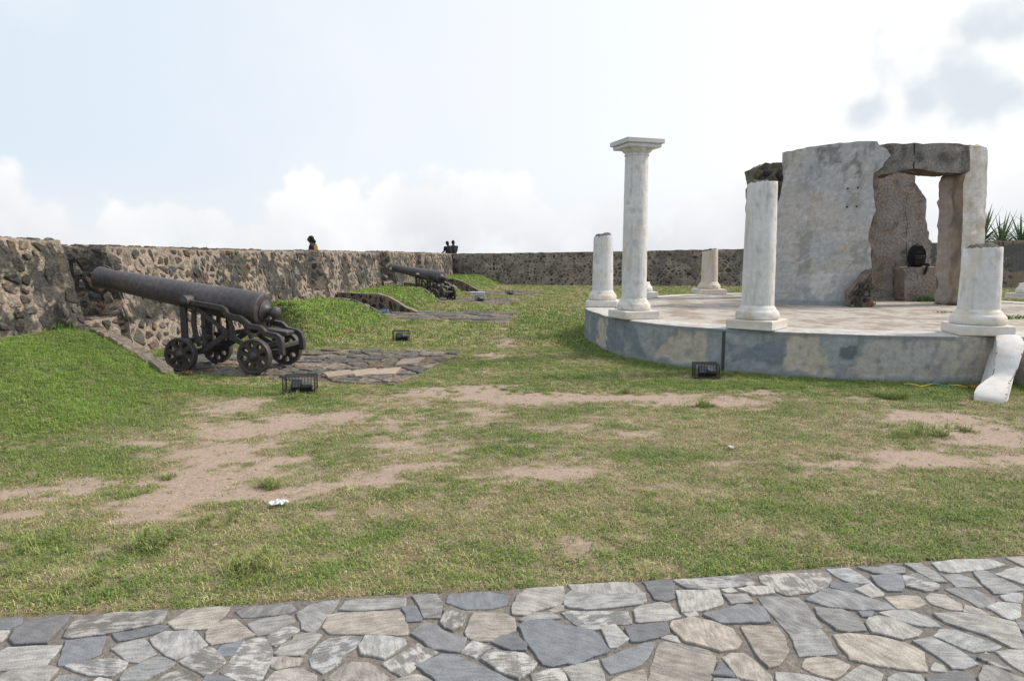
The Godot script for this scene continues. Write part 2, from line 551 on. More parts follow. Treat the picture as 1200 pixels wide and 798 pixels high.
func build_lawn_maps() -> void:
	cover_map.resize(MAP_W * MAP_H); lush_map.resize(MAP_W * MAP_H)
	for j in MAP_H:
		var d := MAP_D + j * MAP_STEP
		for i in MAP_W:
			var x := MAP_X + i * MAP_STEP
			var a := noise.get_noise_2d(x * 0.55, d * 0.8)
			var b := noise_fine.get_noise_2d(x * 2.2 + 40.0, d * 3.0)
			cover_map[j * MAP_W + i] = 0.86 + 0.34 * a + 0.34 * b + 0.34 * noise_fine.get_noise_2d(x * 5.0, d * 6.0)
			lush_map[j * MAP_W + i] = 0.41 + 0.55 * noise.get_noise_2d(x * 0.8 + 90.0, d * 1.1) + 0.45 * noise_fine.get_noise_2d(x * 2.0, d * 2.0 + 30.0)
	for set_ in [[BARE, cover_map, -1.0], [LUSH, lush_map, 1.0]]:
		for e in set_[0]:
			var c := G(e[0], e[1]); var cd := -c.z
			var rx: float = e[2] * cd / FOCAL
			var near := -G(e[0], e[1] + e[3]).z; var far := -G(e[0], maxf(e[1] - e[3], 330)).z
			var rd := (far - near) / 2.0
			cd = (far + near) / 2.0
			for j in range(maxi(0, int((cd - rd * 2.0 - MAP_D) / MAP_STEP)), mini(MAP_H, int((cd + rd * 2.0 - MAP_D) / MAP_STEP))):
				for i in range(maxi(0, int((c.x - rx * 2.0 - MAP_X) / MAP_STEP)), mini(MAP_W, int((c.x + rx * 2.0 - MAP_X) / MAP_STEP))):
					var x := MAP_X + i * MAP_STEP; var d := MAP_D + j * MAP_STEP
					var q := Vector2((x - c.x) / rx, (d - cd) / rd).length() + 0.75 * noise_fine.get_noise_2d(x * 1.3 + 9.0, d * 1.9) + 0.5 * noise_fine.get_noise_2d(x * 4.5, d * 6.0)
					var f: float = (1.0 - smoothstep(0.0, 1.5, q)) * e[4] * 0.95
					if set_[2] < 0.0: cover_map[j * MAP_W + i] -= f
					else:
						lush_map[j * MAP_W + i] += f
						cover_map[j * MAP_W + i] += 0.25 * f

func lawn(x: float, d: float) -> Vector2:       # (cover, lushness)
	var u := (x - MAP_X) / MAP_STEP; var v := (d - MAP_D) / MAP_STEP
	var cov := 0.0; var lush := 0.0
	if u < 0 or v < 0 or u >= MAP_W - 1 or v >= MAP_H - 1:
		cov = 0.85 + 0.25 * noise.get_noise_2d(x * 0.4, d * 0.4)
		lush = 0.35 + 0.4 * noise.get_noise_2d(x * 0.5 + 90.0, d * 0.5)
	else:
		var i := int(u); var j := int(v); var k := j * MAP_W + i
		var fu := u - i; var fv := v - j
		cov = lerpf(lerpf(cover_map[k], cover_map[k + 1], fu), lerpf(cover_map[k + MAP_W], cover_map[k + MAP_W + 1], fu), fv)
		lush = lerpf(lerpf(lush_map[k], lush_map[k + 1], fu), lerpf(lush_map[k + MAP_W], lush_map[k + MAP_W + 1], fu), fv)
	var b := bank_height(x, d)
	if b > 0.02:
		cov = maxf(cov, 1.0); lush = maxf(lush, minf(0.95, 0.5 + b) + 0.25 * noise.get_noise_2d(x * 1.5, d * 1.5))
	return Vector2(clampf(cov, 0.0, 1.2), clampf(lush, 0.0, 1.0))

func build_ground() -> void:
	var xs := PackedFloat32Array(); var ds := PackedFloat32Array()
	var x := -9.0
	while x < 9.0: xs.append(x); x += 0.07
	var st := 0.1
	while x < 70.0: xs.append(x); st *= 1.12; x += st
	x = -9.0; st = 0.1
	while x > -60.0: x -= st; st *= 1.12; xs.insert(0, x)
	var d := -25.0
	while d < 2.3: ds.append(d); d += 0.9 if d < 0 else 0.3
	while d < 75.0: ds.append(d); d += maxf(0.055, d * 0.0105)
	var s := Shape.new()
	var soil := L(0.455, 0.34, 0.27); var thatch := L(0.27, 0.215, 0.125); var green := L(0.11, 0.135, 0.045)
	for dd in ds:
		for xx in xs:
			var g := lawn(xx, dd)
			var n := noise_fine.get_noise_2d(xx * 5.0, dd * 5.0) + 0.8 * noise_fine.get_noise_2d(xx * 14.0, dd * 14.0)
			var c := soil.lerp(thatch, smoothstep(0.0, 0.95, g.x + 0.45 * n))
			c = c.lerp(green, smoothstep(0.35, 1.0, g.y + 0.3 * n) * smoothstep(0.4, 0.9, g.x) * 0.75)
			if dd > 16.0: c = c.lerp(green.lerp(thatch, 0.35), smoothstep(16.0, 24.0, dd) * 0.6 * smoothstep(0.3, 0.8, g.x))
			var h := ground_h(xx, dd)
			# the outer slope of the rampart beyond the parapet
			var t := xx - wall_x(dd)
			if t < -2.6: h = -smoothstep(2.6, 7.0, -t) * 9.0
			var far := far_wall_d(xx)
			if dd > far + 2.5: h = minf(h, -smoothstep(2.5, 7.0, dd - far) * 9.0)
			s.add(Vector3(xx, h, -dd), c)
	var w := xs.size()
	for j in ds.size() - 1:
		for i in w - 1:
			var a := j * w + i
			s.quad(a, a + w, a + w + 1, a + 1)
	tag(put("ground", s, mat.soil, self, true), "", "", "", "structure")
	# the sea beyond the rampart
	var sea := Shape.new()
	var sc := L(0.10, 0.16, 0.19)
	var ring0 := []; var ring1 := []
	for p in [Vector2(-4000, -4000), Vector2(4000, -4000), Vector2(4000, 4000), Vector2(-4000, 4000)]:
		ring0.append(sea.add(Vector3(p.x, -9.0, p.y), sc))
	sea.quad(ring0[0], ring0[1], ring0[2], ring0[3])
	var water := StandardMaterial3D.new()
	water.vertex_color_use_as_albedo = true
	water.roughness = 0.25
	tag(put("sea", sea, water), "", "", "", "structure")

const FAR_WALL := [[-4.5, 44.9], [2.0, 39.6], [12.5, 38.2], [26.0, 36.4], [44.0, 33.0]]
func far_wall_d(x: float) -> float:
	for k in FAR_WALL.size() - 1:
		if x < FAR_WALL[k + 1][0] or k == FAR_WALL.size() - 2:
			return lerpf(FAR_WALL[k][1], FAR_WALL[k + 1][1], (x - FAR_WALL[k][0]) / (FAR_WALL[k + 1][0] - FAR_WALL[k][0]))
	return 40.0

# ---------------------------------------------------------------- the stone path in front
# outlines read off enlarged views: [x0, y0, scale] of the view, then [kind, x, y, x, y ...]; kinds: 0 slate, 1 grey, 2 pale, 3 tan, 4 banded
const VIEWS := [
	[0, 698, 7.5, [
		[0, 85, 370, 130, 290, 240, 235, 380, 210, 520, 175, 600, 170, 545, 250, 450, 340, 400, 405, 130, 415], [0, 0, 200, 180, 190, 170, 240, 60, 285, 0, 285], [2, -40, 305, 60, 305, 40, 350, -10, 395],
		[2, -40, 510, 60, 455, 520, 435, 470, 505, 390, 600, -40, 650], [0, 580, 392, 910, 352, 900, 410, 870, 500, 760, 545, 620, 590, 520, 600, 545, 510],
		[4, 580, 610, 720, 575, 870, 555, 1030, 555, 1105, 585, 1080, 630, 980, 690, 800, 685, 680, 655], [2, -30, 720, 70, 665, 260, 640, 430, 620, 495, 640, 450, 690, 390, 760, 390, 810, -30, 810],
		[1, 450, 765, 520, 700, 640, 690, 740, 730, 720, 790, 465, 805], [2, 800, 760, 860, 715, 960, 735, 985, 790, 810, 805]]],
	[150, 698, 7.5, [
		[3, 355, 230, 430, 180, 560, 110, 700, 95, 880, 100, 860, 140, 780, 210, 690, 280, 560, 285, 420, 280], [3, 690, 310, 760, 240, 860, 205, 940, 200, 990, 250, 1100, 330, 980, 375, 740, 415, 690, 375],
		[1, 200, 370, 320, 310, 540, 295, 610, 340, 680, 420, 560, 490, 420, 545, 330, 510, 230, 430], [4, 460, 565, 560, 500, 720, 440, 790, 490, 840, 575, 760, 640, 670, 690, 560, 625],
		[0, 790, 470, 830, 425, 1000, 388, 940, 480, 890, 510, 810, 520]]],
	[300, 688, 7.256, [
		[1, 350, 210, 450, 150, 580, 115, 690, 105, 650, 180, 570, 260, 510, 350, 480, 372, 395, 350, 390, 290], [2, 100, 410, 150, 370, 290, 315, 360, 350, 300, 390, 160, 485, 110, 460],
		[2, 160, 555, 220, 480, 320, 440, 330, 405, 480, 380, 540, 400, 470, 490, 380, 565, 200, 570], [3, 140, 590, 220, 580, 380, 600, 350, 650, 180, 680, 140, 665],
		[4, 455, 600, 520, 490, 620, 430, 800, 405, 890, 420, 850, 490, 720, 570, 700, 640, 560, 715, 480, 665]]],
	[450, 683, 6.9375, [
		[1, 235, 105, 300, 95, 420, 92, 465, 150, 455, 230, 450, 275, 330, 275, 300, 200], [0, 150, 205, 190, 190, 250, 185, 300, 280, 290, 300, 190, 305, 180, 240], [4, 465, 310, 500, 215, 640, 225, 655, 275, 620, 340, 560, 378, 500, 355],
		[0, 230, 410, 270, 370, 330, 325, 420, 345, 520, 410, 660, 450, 640, 520, 600, 550, 400, 530, 330, 470, 260, 430], [3, 665, 390, 700, 300, 740, 240, 960, 240, 1050, 280, 1060, 380, 960, 420, 880, 460, 760, 465, 680, 430],
		[0, 515, 150, 530, 90, 720, 75, 860, 75, 1000, 100, 985, 170, 860, 200, 650, 200], [2, 630, 555, 720, 465, 860, 510, 740, 590]]],
	[600, 673, 6.381, [
		[2, 5, 250, 40, 160, 110, 105, 230, 100, 375, 90, 383, 200, 340, 225, 200, 260, 110, 298, 10, 290], [3, 285, 270, 345, 235, 380, 232, 380, 260, 310, 280], [1, 65, 335, 170, 290, 300, 287, 350, 320, 300, 328, 180, 333, 90, 345],
		[0, 55, 385, 90, 355, 280, 338, 400, 380, 600, 418, 720, 560, 700, 580, 600, 605, 470, 665, 410, 655, 300, 680, 240, 665, 180, 580, 110, 500],
		[2, 430, 75, 640, 65, 830, 55, 900, 60, 970, 128, 800, 133, 600, 148, 540, 140, 460, 110], [1, 400, 230, 400, 160, 450, 122, 600, 160, 990, 142, 1000, 190, 960, 215, 750, 240, 560, 255],
		[2, 380, 280, 430, 268, 860, 272, 885, 355, 600, 373, 490, 373, 410, 310], [1, 490, 397, 530, 382, 650, 387, 660, 402, 560, 412], [2, 670, 395, 770, 378, 870, 475, 780, 535, 740, 538, 700, 450]]],
	[750, 663, 5.9125, [
		[0, 30, 110, 200, 92, 235, 115, 240, 215, 180, 235, 110, 225], [2, 245, 100, 440, 85, 710, 65, 760, 95, 800, 125, 620, 143, 440, 156, 330, 150], [2, 255, 175, 380, 170, 545, 168, 570, 260, 450, 300, 360, 314, 295, 315, 275, 240],
		[2, 575, 162, 640, 152, 670, 172, 600, 178], [1, 585, 195, 740, 195, 775, 245, 640, 258], [2, 690, 158, 760, 142, 900, 145, 930, 185, 780, 191], [0, 450, 335, 640, 285, 700, 265, 850, 285, 895, 380, 700, 388, 560, 390],
		[2, 315, 327, 390, 320, 400, 335, 340, 350], [3, 215, 420, 230, 385, 360, 355, 500, 385, 640, 440, 700, 520, 660, 570, 560, 585, 440, 545, 320, 515], [2, 155, 490, 200, 475, 250, 485, 270, 520], [0, 510, 745, 560, 660, 640, 740, 650, 765],
		[3, 580, 630, 640, 600, 720, 600, 780, 640, 900, 750, 917, 804, 830, 792, 680, 760], [1, 520, 780, 680, 785, 710, 845, 520, 845]]],
	[900, 653, 5.506, [
		[1, 390, 75, 520, 65, 600, 110, 660, 155, 540, 158, 450, 120], [0, 405, 150, 580, 170, 570, 195, 510, 215, 410, 185], [2, 570, 200, 670, 165, 745, 225, 740, 238, 670, 250], [1, 255, 270, 370, 195, 600, 240, 780, 300, 820, 330, 600, 335, 400, 315],
		[1, 310, 325, 480, 335, 570, 380, 630, 465, 520, 475, 450, 460, 330, 370], [0, 595, 350, 680, 348, 660, 375, 615, 375], [1, 150, 500, 340, 462, 370, 500, 440, 615, 210, 628], [3, 230, 700, 250, 650, 330, 635, 460, 655, 525, 685, 490, 730, 420, 770, 330, 750]]],
	[1040, 643, 5.148, [
		[1, 110, 90, 200, 88, 290, 140, 355, 195, 280, 190, 180, 130], [2, 100, 165, 185, 150, 240, 180, 310, 215, 300, 240, 230, 250, 120, 220], [2, 280, 85, 420, 65, 620, 65, 705, 95, 560, 125, 390, 140, 320, 125], [1, 340, 155, 440, 150, 510, 175, 570, 220, 420, 220],
		[1, 530, 140, 600, 135, 820, 245, 720, 265, 650, 265, 580, 205], [1, 360, 240, 440, 228, 540, 245, 645, 300, 640, 325, 560, 345, 500, 310], [2, 240, 290, 270, 265, 350, 275, 440, 325, 450, 360, 380, 358, 270, 325], [1, 690, 285, 760, 270, 810, 270, 805, 325, 720, 310],
		[3, 470, 375, 480, 335, 560, 360, 615, 395], [2, 610, 350, 680, 322, 800, 335, 800, 400, 740, 420], [2, 290, 390, 420, 383, 640, 410, 770, 440, 820, 545, 830, 600, 760, 590, 620, 520, 440, 468, 360, 440], [1, 290, 520, 330, 477, 400, 482, 560, 535, 680, 580, 640, 605, 520, 615, 400, 565],
		[1, 165, 555, 270, 532, 400, 590, 480, 640, 540, 690, 460, 715, 400, 712, 300, 635], [2, 275, 725, 300, 685, 335, 700, 355, 735], [2, 555, 655, 600, 630, 640, 650, 740, 725, 660, 705]]],
	[0, 0, 1.0, [
		[4, 75, 745, 79, 737, 85, 729, 101, 722, 133, 718, 194, 715, 187, 729.5, 150, 736, 120, 742, 83, 746], [0, 133, 742, 160, 738, 186, 732, 195, 733, 186, 739, 150, 748, 139, 749.5], [1, 131, 759, 144, 752.7, 160, 749, 167, 748, 174, 755, 181, 764.7, 162, 774, 148, 773, 143, 767],
		[1, 141, 794, 148, 785, 165, 777, 182, 770, 190, 770, 203, 776.5, 194, 783, 174, 793, 160, 802, 143, 804], [4, 258.7, 786, 267, 776.7, 280, 759, 286, 751, 305, 745, 309, 746, 312.5, 750, 318, 765, 315, 776, 305.5, 793, 298, 803, 284, 799, 279, 795],
		[4, 183, 797, 194, 788.7, 211, 783, 219, 791, 223, 799, 222, 806, 182, 806], [0, 237, 799, 243, 791, 257, 792, 270, 797, 272, 806, 238, 806], [1, 277, 715, 290, 711, 310, 708.7, 341, 708, 346, 714, 333, 717.5, 300, 721, 284, 722], [1, 291, 730, 310, 723.5, 335, 719.5, 342, 722, 344, 726, 334, 731, 318, 740, 302, 742.5, 297, 737],
		[3, 378.6, 733.5, 385.5, 719.7, 396.5, 717.6, 450, 715.5, 467, 714.7, 472, 720.5, 477, 738, 476, 742, 450, 742, 420, 741, 388, 741], [2, 398, 713, 405, 704, 418.5, 702, 450, 700.5, 474, 700, 474.5, 704.6, 473, 709, 450, 711.8, 420, 714.2, 408, 714],
		[2, 421, 755.5, 428, 745.5, 447, 745, 460, 746.5, 473, 749.3, 474.5, 753.6, 462, 762, 450, 770, 440, 768, 424, 765], [3, 381, 794, 396.5, 783, 413, 775, 431, 775.5, 443, 784.5, 454, 793, 453, 804, 384, 806], [3, 310, 798, 322, 786, 334.5, 783, 355, 783, 369, 790, 368, 806, 308, 806],
		[4, 450, 776.7, 464, 768, 490, 754, 512, 763.7, 496, 772.4, 482, 784, 471.6, 791, 458.6, 784], [0, 488, 779, 508, 771, 518, 766.5, 531, 766.5, 554, 776.7, 588, 792, 600, 799, 596, 806, 520, 806, 507, 791], [2, 565, 771, 572.5, 763.5, 580, 762, 600, 764, 612.5, 765.5, 628, 776.4, 619, 787.4, 608, 793.7, 600, 791, 585, 785, 574, 777],
		[0, 578, 752, 588, 745, 600, 743, 609.5, 748, 616.5, 754.5, 615, 760, 600, 760.5, 590, 757], [3, 460, 798, 476, 791, 487.5, 789, 505, 797, 510, 806, 460, 806], [0, 734, 735.7, 744, 732.5, 765, 730.5, 780, 729.5, 784, 741, 765, 747, 750, 750.5, 741, 750.5], [0, 706, 772, 722, 765.5, 757, 752, 766, 752, 763, 760, 757.5, 769, 750, 776.5, 737, 782, 716, 787.4, 710, 781],
		[4, 623.5, 789, 644, 783.5, 657, 783.5, 664, 798, 662, 806, 628, 806], [2, 661, 783, 675, 777.5, 700, 773, 706.6, 789, 708, 799, 706, 806, 678, 806, 668, 791], [3, 716, 799, 730, 790.5, 753, 785, 757, 798, 755, 806, 718, 806], [2, 744, 715, 750, 710.5, 775, 706, 784, 708, 797, 722, 780, 726.5, 750, 728.5, 746, 727], [1, 748, 694, 754, 700, 752, 707, 746, 706],
		[3, 763, 781, 768.6, 768, 773.7, 753, 780.4, 751, 809, 757, 831, 761.5, 837, 768, 834.6, 785, 829, 800, 826, 808, 764, 808, 761, 795], [3, 870, 734, 890, 733, 911, 734.7, 918, 744, 923.6, 760, 918, 770, 911, 778.3, 902, 780, 893, 772, 883, 757], [2, 891, 675, 905, 672, 918, 671.3, 971, 671, 973.5, 676.6, 969, 685.7, 954.5, 692, 923.6, 696, 911, 692, 893, 681],
		[1, 890, 699.5, 905, 698.5, 934.5, 699.3, 943.6, 705.7, 963.6, 733, 927, 742, 921.8, 736.5, 907, 720, 898, 711], [1, 1007, 664, 1030, 665, 1047, 662.7, 1060, 665, 1060, 670, 1040, 671.7, 1024, 670], [0, 1023, 675, 1038, 673, 1055, 674, 1059, 686, 1056, 691.5, 1040, 691, 1030, 685], [2, 1016, 729, 1020, 724, 1031, 722, 1050, 725, 1080, 739, 1075, 744, 1057.5, 748, 1040, 743, 1024, 740],
		[1, 1033.5, 717.5, 1050, 714.5, 1065, 714, 1088.5, 722.6, 1101, 733, 1075, 731.4, 1050, 724], [3, 1038, 699, 1060, 697, 1076, 698, 1085, 706, 1070, 711.5, 1052, 711, 1044, 704], [3, 978, 744, 994, 742, 1027, 744.7, 1065, 754, 1082, 763.4, 1085, 785, 1060, 783, 1027, 778, 998, 772], [2, 983.5, 798, 1002, 784, 1012.6, 778.7, 1034, 788, 1031, 798, 1026, 806, 984, 806],
		[2, 911, 787.4, 927, 788, 945, 790, 972, 797, 972, 806, 914, 806], [1, 1043, 793, 1052, 788, 1060, 786.7, 1079, 789.7, 1085, 800, 1083, 806, 1044, 806], [2, 1168, 672, 1193, 664, 1212, 668, 1212, 687, 1200, 683, 1185, 678], [3, 1181, 653.5, 1200, 652, 1216, 651, 1216, 664, 1200, 662], [2, 1170, 763.4, 1184, 761, 1212, 761.5, 1212, 790, 1190, 780, 1180, 772],
		[1, 1149, 792.6, 1154.6, 780, 1166, 781, 1200, 795, 1200, 806, 1150, 806], [0, 1088, 793, 1121, 786, 1140, 791, 1138, 806, 1090, 806], [1, 1193, 727, 1208, 730, 1208, 742, 1196, 735]]]]

func paving_stone(kind: int, poly: PackedVector2Array, parent: Node, proud: float, at_level: float) -> void:
	if Geometry2D.is_polygon_clockwise(poly): poly.reverse()
	poly = Geometry2D.offset_polygon(poly, 0.007, Geometry2D.JOIN_MITER)[0]
	if Geometry2D.is_polygon_clockwise(poly): poly.reverse()
	# edges broken up a little
	var rough := PackedVector2Array()
	for k in poly.size():
		var a := poly[k]; var b := poly[(k + 1) % poly.size()]
		rough.append(a)
		var bits := clampi(int((b - a).length() / 0.035), 1, 8)
		for q in range(1, bits):
			rough.append(a.lerp(b, float(q) / bits) + Vector2(rng.randf_range(-1, 1), rng.randf_range(-1, 1)) * 0.0045)
	var tones: Array = [[L(0.21, 0.216, 0.232), "gneiss0"], [L(0.315, 0.312, 0.312), "gneiss1"], [L(0.44, 0.425, 0.405), "gneiss1"], [L(0.39, 0.355, 0.315), "gneiss1"], [L(0.47, 0.455, 0.44), "gneiss2"]]
	var pick: Array = tones[kind]
	if kind == 1 and rng.randf() < 0.4: pick = [L(0.38, 0.375, 0.37), "gneiss1"]
	if kind == 2 and rng.randf() < 0.25: pick = [L(0.46, 0.445, 0.43), "gneiss2"]
	var f := rng.randf_range(0.82, 1.2)
	var warm := rng.randf_range(-0.03, 0.03)
	var col := Color(pick[0].r * f * (1.0 + warm), pick[0].g * f, pick[0].b * f * (1.0 - warm))
	var s := Shape.new()
	var sheet := func(p: Vector2, up: float) -> Vector3: return Vector3(p.x, at_level + up, -p.y)
	stone(s, rough, sheet, 0.03, proud * rng.randf_range(0.6, 1.5), 0.0035, 0.004, col, rng.randf_range(-0.5, 0.5) + (1.2 if rng.randf() < 0.3 else 0.0))
	put("paving_stone", s, mat[pick[1]], parent)

func build_path() -> void:
	var path := Node3D.new()
	path.name = "path"
	add_child(path)
	path.set_meta("kind", "structure")
	# bed of mortar
	var s := Shape.new()
	var n := 260
	for j in 60:
		for i in n + 1:
			var x := lerpf(-8.0, 8.0, float(i) / n)
			var far := path_edge(x) - 0.01 + 0.02 * noise.get_noise_2d(x * 5.0, 1.0)
			var d := lerpf(-1.0, far, 1.0 - pow(1.0 - j / 59.0, 1.6))
			var c := L(0.27, 0.235, 0.205).lerp(L(0.21, 0.195, 0.18), clampf(0.5 + 0.9 * noise.get_noise_2d(x * 1.3, d * 1.3), 0.0, 1.0))
			c = c.lerp(L(0.31, 0.265, 0.225), smoothstep(0.15, 0.5, noise_fine.get_noise_2d(x * 4.0, d * 4.0)))
			s.add(Vector3(x, 0.004 + 0.004 * noise_fine.get_noise_2d(x * 9.0, d * 9.0), -d), c)
	for j in 59:
		for i in n:
			var a := j * (n + 1) + i
			s.quad(a, a + n + 1, a + n + 2, a + 1)
	put("mortar_bed", s, mat.bed, path, true)
	var traced: Array[PackedVector2Array] = []
	for v in VIEWS:
		for e in v[3]:
			var poly := PackedVector2Array()
			for k in range(1, e.size(), 2):
				var p := G(v[0] + e[k] / v[2], v[1] + e[k + 1] / v[2], 0.014)
				poly.append(Vector2(p.x, -p.z))
			traced.append(poly)
			paving_stone(e[0], poly, path, 0.008, 0.004)
	# the path goes on outside the picture
	var shown := PackedVector2Array()
	for q in [[-8, 640], [1214, 640], [1214, 806], [-8, 806]]:
		var p := G(q[0], q[1]); shown.append(Vector2(p.x, -p.z))
	for poly in cells(14.0, 4.8, Vector2(0.33, 0.2), 0.035, 0.2):
		var m := middle_of(poly)
		var q := PackedVector2Array()
		var ok := true
		for p in poly:
			var w: Vector2 = p + Vector2(-7.0, 0.0)
			if Geometry2D.is_point_in_polygon(w, shown): ok = false
			w.y = minf(w.y, path_edge(w.x) - 0.03)
			q.append(w)
		if not ok or area_of(q) < 0.006: continue
		for tr in traced:
			if not Geometry2D.intersect_polygons(tr, q).is_empty(): ok = false; break
		if ok and Geometry2D.triangulate_polygon(q).size() > 0:
			paving_stone([0, 1, 1, 2, 2, 3, 4][rng.randi() % 7], softened(q, 0.12), path, 0.009, 0.004)

# ---------------------------------------------------------------- paved gun floors
func build_gun_pavements() -> void:
	var beds := [
		[[Vector2(-5.75, 9.75), Vector2(-1.45, 8.55), Vector2(-0.75, 11.9), Vector2(-5.7, 12.05)], Vector2(0.36, 0.17)],
		[[Vector2(-4.6, 18.7), Vector2(-0.1, 16.75), Vector2(0.35, 20.6), Vector2(-4.6, 20.9)], Vector2(0.5, 0.28)],
		[[Vector2(-3.4, 25.6), Vector2(-0.2, 23.6), Vector2(0.55, 26.9), Vector2(-3.2, 27.6)], Vector2(0.55, 0.4)],
		[[Vector2(-2.2, 30.4), Vector2(0.9, 28.8), Vector2(1.6, 32.0), Vector2(-2.0, 33.4)], Vector2(0.6, 0.5)]]
	for b in beds.size():
		var q: Array = beds[b][0]
		var w: float = ((q[1] - q[0]).length() + (q[2] - q[3]).length()) / 2.0
		var h: float = ((q[3] - q[0]).length() + (q[2] - q[1]).length()) / 2.0
		var floor_ := Node3D.new()
		floor_.name = numbered("gun_pavement")
		add_child(floor_)
		floor_.set_meta("kind", "structure")
		var spot := func(p: Vector2) -> Vector2:
			var u := p.x / w; var v := p.y / h
			return (q[0] as Vector2).lerp(q[1], u).lerp((q[3] as Vector2).lerp(q[2], u), v)
		var s := Shape.new()
		var nu := 48; var nv := 36
		for j in nv + 1:
			for i in nu + 1:
				var p: Vector2 = spot.call(Vector2(w * i / nu, h * j / nv))
				var c := L(0.33, 0.26, 0.195).lerp(L(0.25, 0.21, 0.165), clampf(0.5 + noise.get_noise_2d(p.x * 2.0, p.y * 2.0), 0.0, 1.0))
				var rim := (i == 0 or j == 0 or i == nu or j == nv)
				s.add(Vector3(p.x, -0.06 if rim else 0.008 + 0.006 * noise_fine.get_noise_2d(p.x * 5, p.y * 5), -p.y), c)
		for j in nv:
			for i in nu:
				var a := j * (nu + 1) + i
				s.quad(a, a + nu + 1, a + nu + 2, a + 1)
		put("earth_bed", s, mat.mortar, floor_, true)
		var size: Vector2 = beds[b][1]
		for poly in cells(w, h, size, 0.03, 0.22):
			if area_of(poly) < 0.008: continue
			var m := middle_of(poly)
			var edge_gap := minf(minf(w - m.x, m.y), h - m.y)
			if edge_gap < 0.35 and rng.randf() < 0.4: continue
			var world := PackedVector2Array()
			for p in softened(poly, 0.15): world.append(spot.call(p))
			if Geometry2D.is_polygon_clockwise(world): world.reverse()
			var pick: int = rng.randi() % 10
			var col: Color = [L(0.18, 0.165, 0.15), L(0.22, 0.20, 0.18), L(0.15, 0.145, 0.14), L(0.30, 0.255, 0.20), L(0.26, 0.215, 0.165), L(0.34, 0.275, 0.21), L(0.23, 0.215, 0.20), L(0.30, 0.215, 0.155), L(0.20, 0.18, 0.16), L(0.30, 0.26, 0.215)][pick]
			var st := Shape.new()
			var sheet := func(p: Vector2, up: float) -> Vector3: return Vector3(p.x, 0.008 + up, -p.y)
			stone(st, world, sheet, 0.03, 0.018 * rng.randf_range(0.5, 1.6), 0.012, 0.012, vary(col * 1.35, 0.2), rng.randf_range(-0.4, 0.4))
			put("slab", st, mat.rock, floor_)
		if b == 0:      # three larger dressed slabs of pinkish stone
			for e in [[[378, 436], [410, 432.5], [416, 437.5], [384, 441.5]], [[412, 434], [440, 431], [446, 436.5], [416, 440]], [[442, 432.5], [470, 430], [462, 437.5], [436, 438.5]], [[470, 421], [498, 418.5], [490, 424.5], [463, 427]]]:
				var world := PackedVector2Array()
				for p in e:
					var g := G(p[0], p[1], 0.042); world.append(Vector2(g.x, -g.z))
				if Geometry2D.is_polygon_clockwise(world): world.reverse()
				var st := Shape.new()
				var sheet := func(p: Vector2, up: float) -> Vector3: return Vector3(p.x, 0.008 + up, -p.y)
				stone(st, world, sheet, 0.03, 0.034, 0.006, 0.004, vary(L(0.42, 0.33, 0.26), 0.08))
				put("dressed_slab", st, mat.plaster, floor_)

# ---------------------------------------------------------------- rubble walls
func shake(p: Vector3, amount: float) -> Vector3:
	return p + Vector3(n3(p, 1.3), n3(p + Vector3(31, 7, 3), 1.3) * 0.7, n3(p + Vector3(5, 60, 9), 1.3)) * amount + Vector3(n3(p, 5.0), n3(p + Vector3(3, 11, 2), 5.0), n3(p + Vector3(8, 2, 40), 5.0)) * amount * 0.35

func patch(s: Shape, a: Vector3, b: Vector3, c: Vector3, d: Vector3, step: float, hue: Callable, amount: float) -> void:
	var nu := clampi(int((b - a).length() / step), 2, 260); var nv := clampi(int((d - a).length() / step), 2, 60)
	var first := s.v.size()
	for j in nv + 1:
		for i in nu + 1:
			var u := float(i) / nu; var v := float(j) / nv
			var p := a.lerp(b, u).lerp(d.lerp(c, u), v)
			var w := shake(p, amount)
			s.add(w, hue.call(p))
	for j in nv:
		for i in nu:
			var k := first + j * (nu + 1) + i
			s.quad(k, k + nu + 1, k + nu + 2, k + 1)

const STONES := [[0.085, 0.078, 0.07], [0.13, 0.115, 0.10], [0.17, 0.155, 0.135], [0.125, 0.10, 0.082], [0.20, 0.16, 0.125], [0.20, 0.18, 0.15], [0.10, 0.10, 0.105], [0.26, 0.215, 0.165], [0.15, 0.11, 0.08], [0.28, 0.25, 0.21]]
func stone_tone(rust := 0.05) -> Color:
	var e: Array = STONES[rng.randi() % STONES.size()]
	var c := L(e[0], e[1], e[2])
	if rng.randf() < rust: c = L(0.19, 0.105, 0.06)
	return vary(c * rng.randf_range(0.8, 2.2), 0.2)

